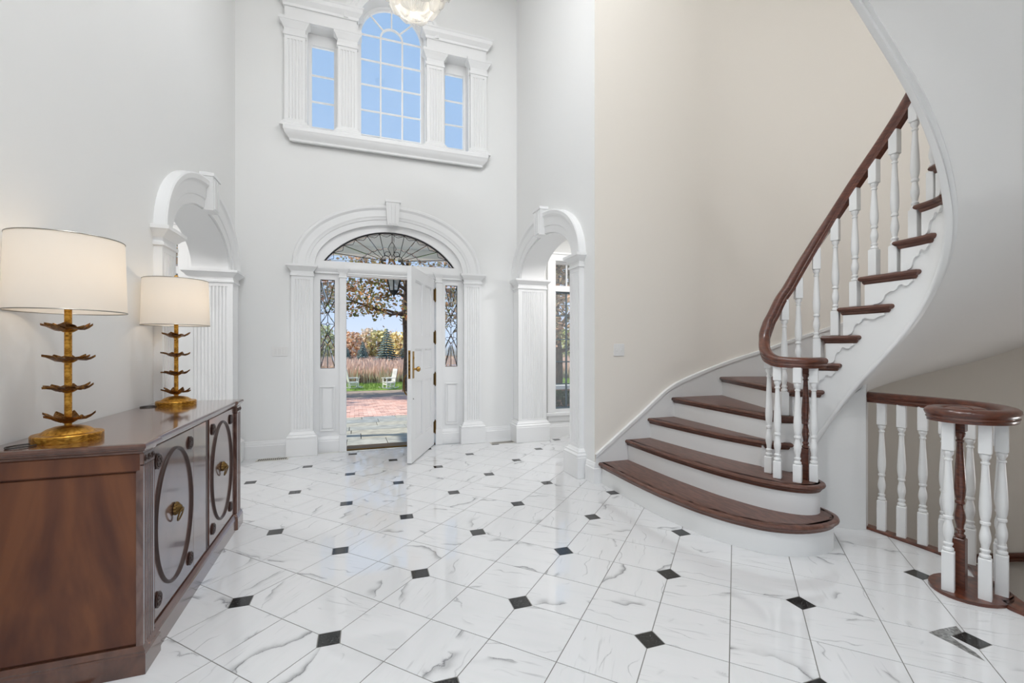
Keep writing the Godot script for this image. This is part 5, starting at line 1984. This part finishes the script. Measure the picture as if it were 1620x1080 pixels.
func outdoors() -> void:
	# the base under everything
	var gr := G.new()
	var zs := [-5.89, -6.5, -11.6, -20.4, -27.0, -31.0, -140.0]
	struct_ground("ground_garden", -60.0, 60.0, [-5.89, -6.5, -27.0, -140.0], -0.06, M.soil, "brown field soil beyond the drive")
	struct_ground("ground_drive", -14.0, 16.0, [-19.5, -26.8], -0.02, M.ground, "strip of grey gravel between brick paving and lawn")
	struct_ground("ground_lawn", -40.0, 40.0, [-26.8, -32.0], -0.01, M.lawn, "narrow strip of green lawn behind the rocking chairs")
	struct_ground("ground_bed", -12.0, 14.0, [-5.89, -6.5, -11.6], -0.035, M.grout, "mortar bed under the flagstones")
	# flagstones
	var pat := thing("flagstone_patio", "blue-grey flagstone terrace outside the front door", "terrace", Vector3(0.4, -0.2, -6.0))
	var z := -5.92
	while z > -11.2:
		var h := rng.randf_range(0.42, 0.72)
		if z - h < -11.3: h = z + 11.35
		var x := -3.2 - rng.randf() * 0.5
		while x < 2.0:
			var w := rng.randf_range(0.6, 1.35)
			var g := G.new()
			var up := rng.randf_range(0.0, 0.006)
			var rings := []
			for q in [[-0.03, 0.006], [up - 0.004, 0.006], [up, 0.012]]:
				var r := PackedVector3Array()
				for c in [[x, z], [x + w, z], [x + w, z - h], [x, z - h]]:
					var cx: float = c[0] + (q[1] if c[0] == x else -q[1])
					var cz: float = c[1] + (-q[1] if c[1] == z else q[1])
					r.append(Vector3(cx - 0.4, gy(cz) + 0.2 + q[0], cz + 6.0))
				rings.append(r)
			g.loft(rings)
			obj("flagstone", g, M.bluestone[rng.randi() % 3], pat, 20.0)
			x += w
		z -= h
	# brick drive: rows of single bricks, too small to pick apart
	var br := G.new()
	z = -11.36
	var row := 0
	while z > -19.5:
		var x := -4.0 + (0.11 if row % 2 else 0.0)
		while x < 6.5:
			var v := rng.randf()
			br.tint = Color(0.50, 0.29, 0.24).lerp(Color(0.70, 0.50, 0.44), v)
			if rng.randf() < 0.12: br.tint = Color(0.36, 0.24, 0.22)
			var dy := rng.randf_range(-0.004, 0.004)
			br.box(Vector3(x, gy(z) - 0.05, z - 0.098), Vector3(x + 0.21, gy(z) + dy, z))
			x += 0.222
		z -= 0.108
		row += 1
	var bo := obj("brick_drive", br, M.vcol, null, 0.0)
	tag(bo, "red brick paving between the flagstones and the gravel", "paving", "", "stuff")
	# porch roof and its lantern
	var po := thing("porch_roof", "grey porch ceiling over the front door on white columns", "porch", Vector3(0.44, -0.2, -7.2))
	obj("ceiling_boards", G.new().box(Vector3(-2.4, 3.25, -1.35), Vector3(2.4, 3.45, 1.3)), M.porch, po)
	obj("beam", G.new().box(Vector3(-2.4, 3.1, -1.35), Vector3(2.4, 3.25, -1.1)), M.white_paint, po)
	for e in [-1, 1]:
		obj("column", G.new().lathe([[0.0, 0.0], [0.16, 0.0], [0.16, 0.08], [0.12, 0.12], [0.115, 1.2], [0.1, 2.95], [0.15, 3.0], [0.15, 3.1], [0.0, 3.1]], Vector3(e * 2.1, 0, -1.2), 20), M.white_paint, po)
	var la := thing("hanging_lantern", "dark metal glazed lantern hanging outside the front door", "lantern", Vector3(0.585, 2.03, -7.25), 0.4)
	la.scale = Vector3(1.2, 1.04, 1.2)
	var lf := G.new()
	lf.lathe([[0.0, 0.0], [0.008, 0.02], [0.012, 0.04], [0.05, 0.08], [0.06, 0.1], [0.062, 0.115], [0.0, 0.115]], Vector3.ZERO, 6)
	for k in 6:
		var t := TAU * k / 6
		lf.tube(Vector3(cos(t) * 0.058, 0.11, sin(t) * 0.058), Vector3(cos(t) * 0.11, 0.36, sin(t) * 0.11), 0.008, 0.008, 5)
	lf.lathe([[0.0, 0.36], [0.12, 0.36], [0.125, 0.375], [0.08, 0.42], [0.04, 0.46], [0.015, 0.5], [0.0, 0.5]], Vector3.ZERO, 6)
	obj("lantern_frame", lf, M.black_iron, la, 20.0)
	for k in 6:
		var t := TAU * k / 6
		var t2 := TAU * (k + 1) / 6
		var p := G.new()
		p.quad(Vector3(cos(t) * 0.056, 0.115, sin(t) * 0.056), Vector3(cos(t) * 0.106, 0.36, sin(t) * 0.106), Vector3(cos(t2) * 0.106, 0.36, sin(t2) * 0.106), Vector3(cos(t2) * 0.056, 0.115, sin(t2) * 0.056))
		obj("pane", p, M.frosted, la)
	obj("chain", G.new().tube(Vector3(0, 0.495, 0), Vector3(0, 0.995, 0), 0.004, 0.004, 6), M.black_iron, la)
	# rocking chairs
	var rc := rocking_chair()
	rc.position = spot(-0.08, -28.15); rc.rotation.y = deg_to_rad(100)
	rc.set_meta("label", "white rocking chair facing right at the lawn's edge")
	var r2 := copy(rc, "white rocking chair facing left at the lawn's edge")
	r2.position = spot(1.92, -27.44); r2.rotation.y = deg_to_rad(-70)
	meadow()
	for q in [[-1.03, -66.16, 2.6, 1.5, "small blue spruce half hidden by the door jamb"], [1.03, -63.31, 3.4, 2.3, "middling blue spruce behind the rocking chair facing right"], [3.82, -58.07, 5.1, 3.3, "tallest blue spruce in the row, beyond the meadow"], [6.35, -58.24, 4.1, 2.8, "blue spruce beside the autumn oak, beyond the meadow"]]:
		spruce(spot(q[0], q[1]), q[2], q[3], q[4])
	# the hedgerow trees at the back
	var kinds := [["olive thicket tree in far hedgerow", Color(0.6, 0.56, 0.3)], ["russet leaved tree in far hedgerow", Color(0.8, 0.54, 0.38)], ["yellow autumn tree in far hedgerow", Color(0.86, 0.68, 0.34)], ["tan half-bare tree in far hedgerow", Color(0.82, 0.67, 0.54)], ["green shrub tree in far hedgerow", Color(0.52, 0.56, 0.3)]]
	var order := [0, 1, 4, 0, 3, 1, 0, 3, 0, 3, 2, 1, 2, 1, 3, 1, 4, 3, 4, 2, 3, 2]
	var row_spots := [[-8.5, -85.8], [-7.5, -91.8], [-4.8, -76.1], [-4.0, -89.1], [-2.3, -85.5], [-0.6, -75.6], [1.0, -90.4], [2.4, -78.7], [3.9, -77.7], [6.2, -88.7], [6.6, -73.3], [8.9, -81.0], [11.0, -84.2], [10.7, -70.5], [21.2, -81.2], [21.5, -75.6], [21.1, -68.6], [27.0, -81.5], [33.6, -66.3], [36.1, -67.6], [42.3, -75.4], [36.5, -62.0]]
	var words := ["olive", "russet", "yellow", "tan", "green"]
	for i in 22:
		var k: Array = kinds[order[i]]
		var named: String = k[0] + " at the row's end beside a " + words[order[1 if i == 0 else i - 1]] + " one"
		if i > 0 and i < 21:
			named = k[0] + " between a " + words[order[i - 1]] + " and a " + words[order[i + 1]] + " one"
		leafy("hedgerow_tree", named, "trees", spot(row_spots[i][0], row_spots[i][1]), [5.8, 5.2, 6.8, 5.4, 6.2][i % 5] * (0.8 + 0.3 * rng.randf()), 4.2, 420, 0.34, [k[1]], 3, "hedgerow trees")
	# two oaks near the terrace
	oak("oak_tree", "large oak with rust and green leaves reaching over the drive", Vector3(-4.3, gy(-21.5), -21.5), 10.0, 6.4, 9000, [Color(0.44, 0.22, 0.12), Color(0.24, 0.24, 0.11), Color(0.5, 0.32, 0.18), Color(0.2, 0.21, 0.13)], 1, 0.36, 0.3)
	oak("oak_tree", "autumn oak with orange leaves standing behind the open door", spot(2.61, -24.54), 11.0, 5.0, 8500, [Color(0.62, 0.32, 0.15), Color(0.5, 0.34, 0.18), Color(0.36, 0.34, 0.13), Color(0.22, 0.25, 0.11)], 2, 0.34, 0.2)
	oak("oak_tree", "gnarled grey-barked oak outside the hall window by the stair", Vector3(7.7, gy(-16.4), -16.4), 8.5, 4.6, 5200, [Color(0.42, 0.27, 0.18), Color(0.34, 0.26, 0.17), Color(0.27, 0.25, 0.15)], 3, 0.2, 0.3)
	# hedge and garden wall below the hall window
	var gw := thing("garden_wall", "low brick garden wall with pale coping outside the hall window", "wall", Vector3(4.6, -0.5, -9.6))
	obj("brickwork", G.new().box(Vector3(-1.2, 0.0, -0.12), Vector3(3.2, 0.76, 0.12)), mat(c8(150, 116, 98), 0.85), gw)
	for k in 5:
		obj("coping_stone", G.new().box(Vector3(-1.25 + k * 0.9, 0.76, -0.17), Vector3(-1.25 + (k + 1) * 0.9 - 0.006, 0.86, 0.17), 0.01), M.coping, gw)
	leafy("clipped_hedge", "dark green clipped hedge under the hall window by the stair", "hedge", Vector3(3.9, -0.2, -7.3), 0.6, 2.2, 2600, 0.05, [Color(0.05, 0.08, 0.04), Color(0.08, 0.12, 0.05)], 9, "", true)

func struct_ground(called: String, x0: float, x1: float, zs: Array, dy: float, m: Material, label: String) -> void:
	var g := G.new()
	for i in zs.size() - 1:
		var a: float = zs[i]
		var b: float = zs[i + 1]
		g.quad(Vector3(x0, gy(a) + dy, a), Vector3(x1, gy(a) + dy, a), Vector3(x1, gy(b) + dy, b), Vector3(x0, gy(b) + dy, b))
	var o := obj(called, g, m)
	tag(o, label, "ground", "", "structure")

func spot(x: float, z: float) -> Vector3:        # a place on the ground
	return Vector3(x, gy(z), z)

func rocking_chair() -> Node3D:
	var s := thing("rocking_chair", "white rocking chair", "rocking chair", Vector3.ZERO, 0.0, "rocking chairs on the drive")
	var m: Material = M.white_paint
	for e in [-1, 1]:
		var rp := PackedVector3Array()
		for i in 9:
			var t := -0.5 + i * 0.125
			rp.append(Vector3(e * 0.27, 0.03 + 0.28 * t * t, t * 1.0))
		obj("rocker", G.new().sweep(rp, V2([[-0.02, 0], [0.02, 0], [0.02, 0.05], [-0.02, 0.05]])), m, s)
		obj("leg", G.new().box(Vector3(e * 0.27 - 0.025, 0.06, 0.22), Vector3(e * 0.27 + 0.025, 0.66, 0.27)), m, s)
		obj("leg", G.new().tube(Vector3(e * 0.27, 0.05, -0.2), Vector3(e * 0.27, 1.16, -0.42), 0.03, 0.025, 6), m, s)
		obj("arm", G.new().box(Vector3(e * 0.28 - 0.05, 0.65, -0.3), Vector3(e * 0.28 + 0.05, 0.68, 0.32)), m, s)
		obj("side_rail", G.new().box(Vector3(e * 0.27 - 0.015, 0.22, -0.24), Vector3(e * 0.27 + 0.015, 0.26, 0.24)), m, s)
		obj("side_rail", G.new().box(Vector3(e * 0.27 - 0.015, 0.34, -0.26), Vector3(e * 0.27 + 0.015, 0.41, 0.25)), m, s)
	for k in 6:
		obj("seat_slat", G.new().box(Vector3(-0.27, 0.41, -0.26 + k * 0.09), Vector3(0.27, 0.43, -0.19 + k * 0.09)), m, s)
	for k in 5:
		obj("back_slat", G.new().tube(Vector3(-0.2 + k * 0.1, 0.45, -0.29), Vector3(-0.2 + k * 0.1, 1.12, -0.42), 0.03, 0.03, 5), m, s)
	obj("crest_rail", G.new().box(Vector3(-0.28, 1.08, -0.44), Vector3(0.28, 1.2, -0.39), 0.01), m, s)
	obj("front_rail", G.new().box(Vector3(-0.27, 0.28, 0.23), Vector3(0.27, 0.33, 0.26)), m, s)
	return s

func blade_tuft(cols: Array, h: float, spread: float, n: int, r: RandomNumberGenerator) -> G:
	var g := G.new()
	for i in n:
		var a := r.randf() * TAU
		var b := Vector3(cos(a), 0, sin(a))
		var o := b * r.randf() * spread
		var tip := o + b * r.randf_range(0.05, 0.35) * h + Vector3(0, h * r.randf_range(0.6, 1.0), 0)
		var side := Vector3(-b.z, 0, b.x) * 0.012 * h / 0.5
		g.tint = cols[r.randi() % cols.size()]
		g.tri(o - side, o + side, tip)
		g.tri(o + (tip - o) * 0.5 - side * 2.0, o + (tip - o) * 0.6 + side * 2.0, tip + Vector3(0, 0.04, 0))
	return g

func scatter(called: String, label: String, category: String, mesh: Mesh, spots: Array, m: Material) -> void:
	var mm := MultiMesh.new()
	mm.transform_format = MultiMesh.TRANSFORM_3D
	mm.mesh = mesh
	mm.instance_count = spots.size()
	for i in spots.size():
		mm.set_instance_transform(i, spots[i])
	var o := MultiMeshInstance3D.new()
	o.name = numbered(called)
	o.multimesh = mm
	o.material_override = m
	add_child(o)
	tag(o, label, category, "", "stuff")

func meadow() -> void:
	var tuft := blade_tuft([Color(0.78, 0.58, 0.48), Color(0.86, 0.69, 0.57), Color(0.66, 0.48, 0.4), Color(0.9, 0.76, 0.67)], 1.15, 0.35, 26, rng).mesh(0.0)
	var spots := []
	for i in 5200:
		var f := pow(rng.randf(), 1.6)
		var z := lerpf(-32.0, -80.0, f)
		var x := rng.randf_range(-0.30, 0.62) * -z + rng.randf_range(-4, 4)
		spots.append(Transform3D(Basis(Vector3.UP, rng.randf() * TAU).scaled(Vector3.ONE * rng.randf_range(0.75, 1.25)), Vector3(x, gy(z) - 0.06, z)))
	scatter("meadow_grass", "tall dry pinkish-brown meadow grass beyond the lawn", "grass", tuft, spots, M.leaf)
	var blade := blade_tuft([Color(0.22, 0.34, 0.09), Color(0.32, 0.44, 0.14)], 0.12, 0.14, 12, rng).mesh(0.0)
	spots = []
	for i in 2600:
		var z := rng.randf_range(-27.0, -31.8)
		spots.append(Transform3D(Basis(Vector3.UP, rng.randf() * TAU), Vector3(rng.randf_range(-6.0, 16.0), gy(z) - 0.01, z)))
	scatter("lawn_grass", "short green lawn grass behind the rocking chairs", "grass", blade, spots, M.leaf)

func spruce(at: Vector3, h: float, w: float, label: String) -> void:
	var s := thing("blue_spruce", label, "tree", at, rng.randf() * TAU, "blue spruces beyond the meadow")
	obj("trunk", G.new().tube(Vector3.ZERO, Vector3(0, h * 0.95, 0), 0.1, 0.02, 6), M.bark, s)
	var g := G.new()
	var tiers := 16
	for t in tiers:
		var f := float(t) / tiers
		var y := h * (0.05 + 0.93 * f)
		var R := w / 2 * pow(1.0 - f, 0.85) + 0.05
		var n := int(9 + 12 * (1.0 - f))
		for k in n:
			var a := TAU * (k + rng.randf() * 0.7) / n
			var d := Vector3(cos(a), 0, sin(a))
			var r := R * rng.randf_range(0.75, 1.1)
			var tip := Vector3(0, y - r * 0.16, 0) + d * r
			var side := Vector3(-d.z, 0, d.x)
			var root := Vector3(0, y + h * 0.02, 0)
			var midp := root.lerp(tip, 0.6)
			for q in 5:
				g.tint = Color(0.17, 0.25, 0.24).lerp(Color(0.45, 0.57, 0.57), rng.randf())
				var c := root.lerp(tip, 0.25 + q * 0.17)
				var ww := r * 0.24 * (1.1 - q * 0.16) + 0.03
				var up := Vector3(0, rng.randf_range(0.02, 0.1), 0)
				g.tri(c - side * ww - d * 0.1 + up, c + side * ww - d * 0.1 + up, c + d * r * 0.24)
				g.tri(c - side * ww * 0.5 + Vector3(0, -0.1, 0), c + side * ww * 0.6 + Vector3(0, 0.08, 0), c + d * r * 0.2 + up)
	obj("foliage", g, M.leaf, s, 0.0)

func leafy(called: String, label: String, category: String, at: Vector3, h: float, w: float, n: int, leaf: float, cols: Array, sd: int, group := "", boxy := false) -> void:
	var s := thing(called, label, "tree" if category == "trees" else category, at, 0.0, group)
	var tr := G.new()
	tr.tube(Vector3.ZERO, Vector3(0.1, h * 0.6, 0), w * 0.03 + 0.02, w * 0.015, 6)
	for k in 7:
		var a := rng.randf() * TAU
		tr.tube(Vector3(0, h * (0.2 + 0.05 * k), 0), Vector3(cos(a) * w * 0.35, h * rng.randf_range(0.7, 1.12), sin(a) * w * 0.35), w * 0.012 + 0.01, 0.008, 5)
	obj("trunk", tr, M.bark, s)
	var g := G.new()
	for i in n:
		var p: Vector3
		if boxy:
			p = Vector3(rng.randf_range(-0.5, 0.5) * w, rng.randf_range(0.0, 1.0) * h, rng.randf_range(-0.35, 0.35))
			if rng.randf() < 0.5: p.y = h * rng.randf_range(0.92, 1.02)
		else:
			var q := rng.randf()
			var rr := w / 2 * (0.55 + 0.45 * sin(PI * q)) * pow(rng.randf(), 0.4)
			var a := rng.randf() * TAU
			p = Vector3(cos(a) * rr, h * (0.1 + 0.85 * q) + rng.randf_range(-0.4, 0.3), sin(a) * rr)
		g.tint = (cols[rng.randi() % cols.size()] as Color) * rng.randf_range(0.65, 1.45)
		var b := Basis.from_euler(Vector3(rng.randf() * TAU, rng.randf() * TAU, rng.randf() * TAU)) * leaf
		g.tri(p - b.x, p + b.x * 0.9, p + b.y)
		g.tri(p + b.x * 0.6, p - b.x * 0.8, p - b.y * 0.8 + b.z * 0.4)
	obj("foliage", g, M.leaf, s, 0.0)

func oak(called: String, label: String, at: Vector3, h: float, spread: float, n: int, cols: Array, sd: int, low: float, girth: float) -> void:
	var s := thing(called, label, "tree", at)
	var r := RandomNumberGenerator.new()
	r.seed = 700 + sd
	var tr := G.new()
	tr.pipe(V3([[0, -0.1, 0], [0.05, h * 0.18, 0.03], [-0.08, h * 0.4, 0.05], [0.1, h * 0.65, 0.0], [0.05, h * 0.92, 0.1]]), PackedFloat32Array([girth, girth * 0.8, girth * 0.66, girth * 0.4, 0.03]), 9)
	var tips := []
	for k in 20:
		var a := TAU * k / 20.0 + r.randf() * 0.5
		var y0 := h * r.randf_range(low, low + 0.42)
		var L := spread * r.randf_range(0.6, 1.05) * (1.15 - y0 / h * 0.6)
		var d := Vector3(cos(a), 0, sin(a))
		var p := Vector3(0, y0, 0)
		var pts := PackedVector3Array([p])
		var rise := r.randf_range(0.05, 0.45)
		for i in 5:
			p += d * L / 5 + Vector3(r.randf_range(-0.2, 0.2), L / 5 * rise + r.randf_range(-0.25, 0.22), r.randf_range(-0.2, 0.2))
			pts.append(p)
			if i >= 1: tips.append([p, 0.7])
			# side twigs
			if i >= 1:
				for q in 2:
					var e := p + Vector3(r.randf_range(-1, 1), r.randf_range(-0.5, 0.6), r.randf_range(-1, 1)) * 0.9
					tr.tube(p, e, 0.022, 0.006, 4)
					tips.append([e, 0.55])
		tr.pipe(pts, PackedFloat32Array([0.1, 0.075, 0.055, 0.04, 0.025, 0.01]), 6)
	obj("trunk", tr, M.bark, s, 50.0)
	var g := G.new()
	for i in n:
		var t: Array = tips[r.randi() % tips.size()]
		var p: Vector3 = t[0] + Vector3(r.randfn(), r.randfn() * 0.7, r.randfn()) * t[1] * 0.6
		g.tint = (cols[r.randi() % cols.size()] as Color) * r.randf_range(0.7, 1.5)
		var b := Basis.from_euler(Vector3(r.randf() * TAU, r.randf() * TAU, r.randf() * TAU)) * r.randf_range(0.075, 0.13)
		g.quad(p - b.x, p - b.y * 0.6, p + b.x, p + b.y * 0.6)
	obj("foliage", g, M.leaf, s, 0.0)
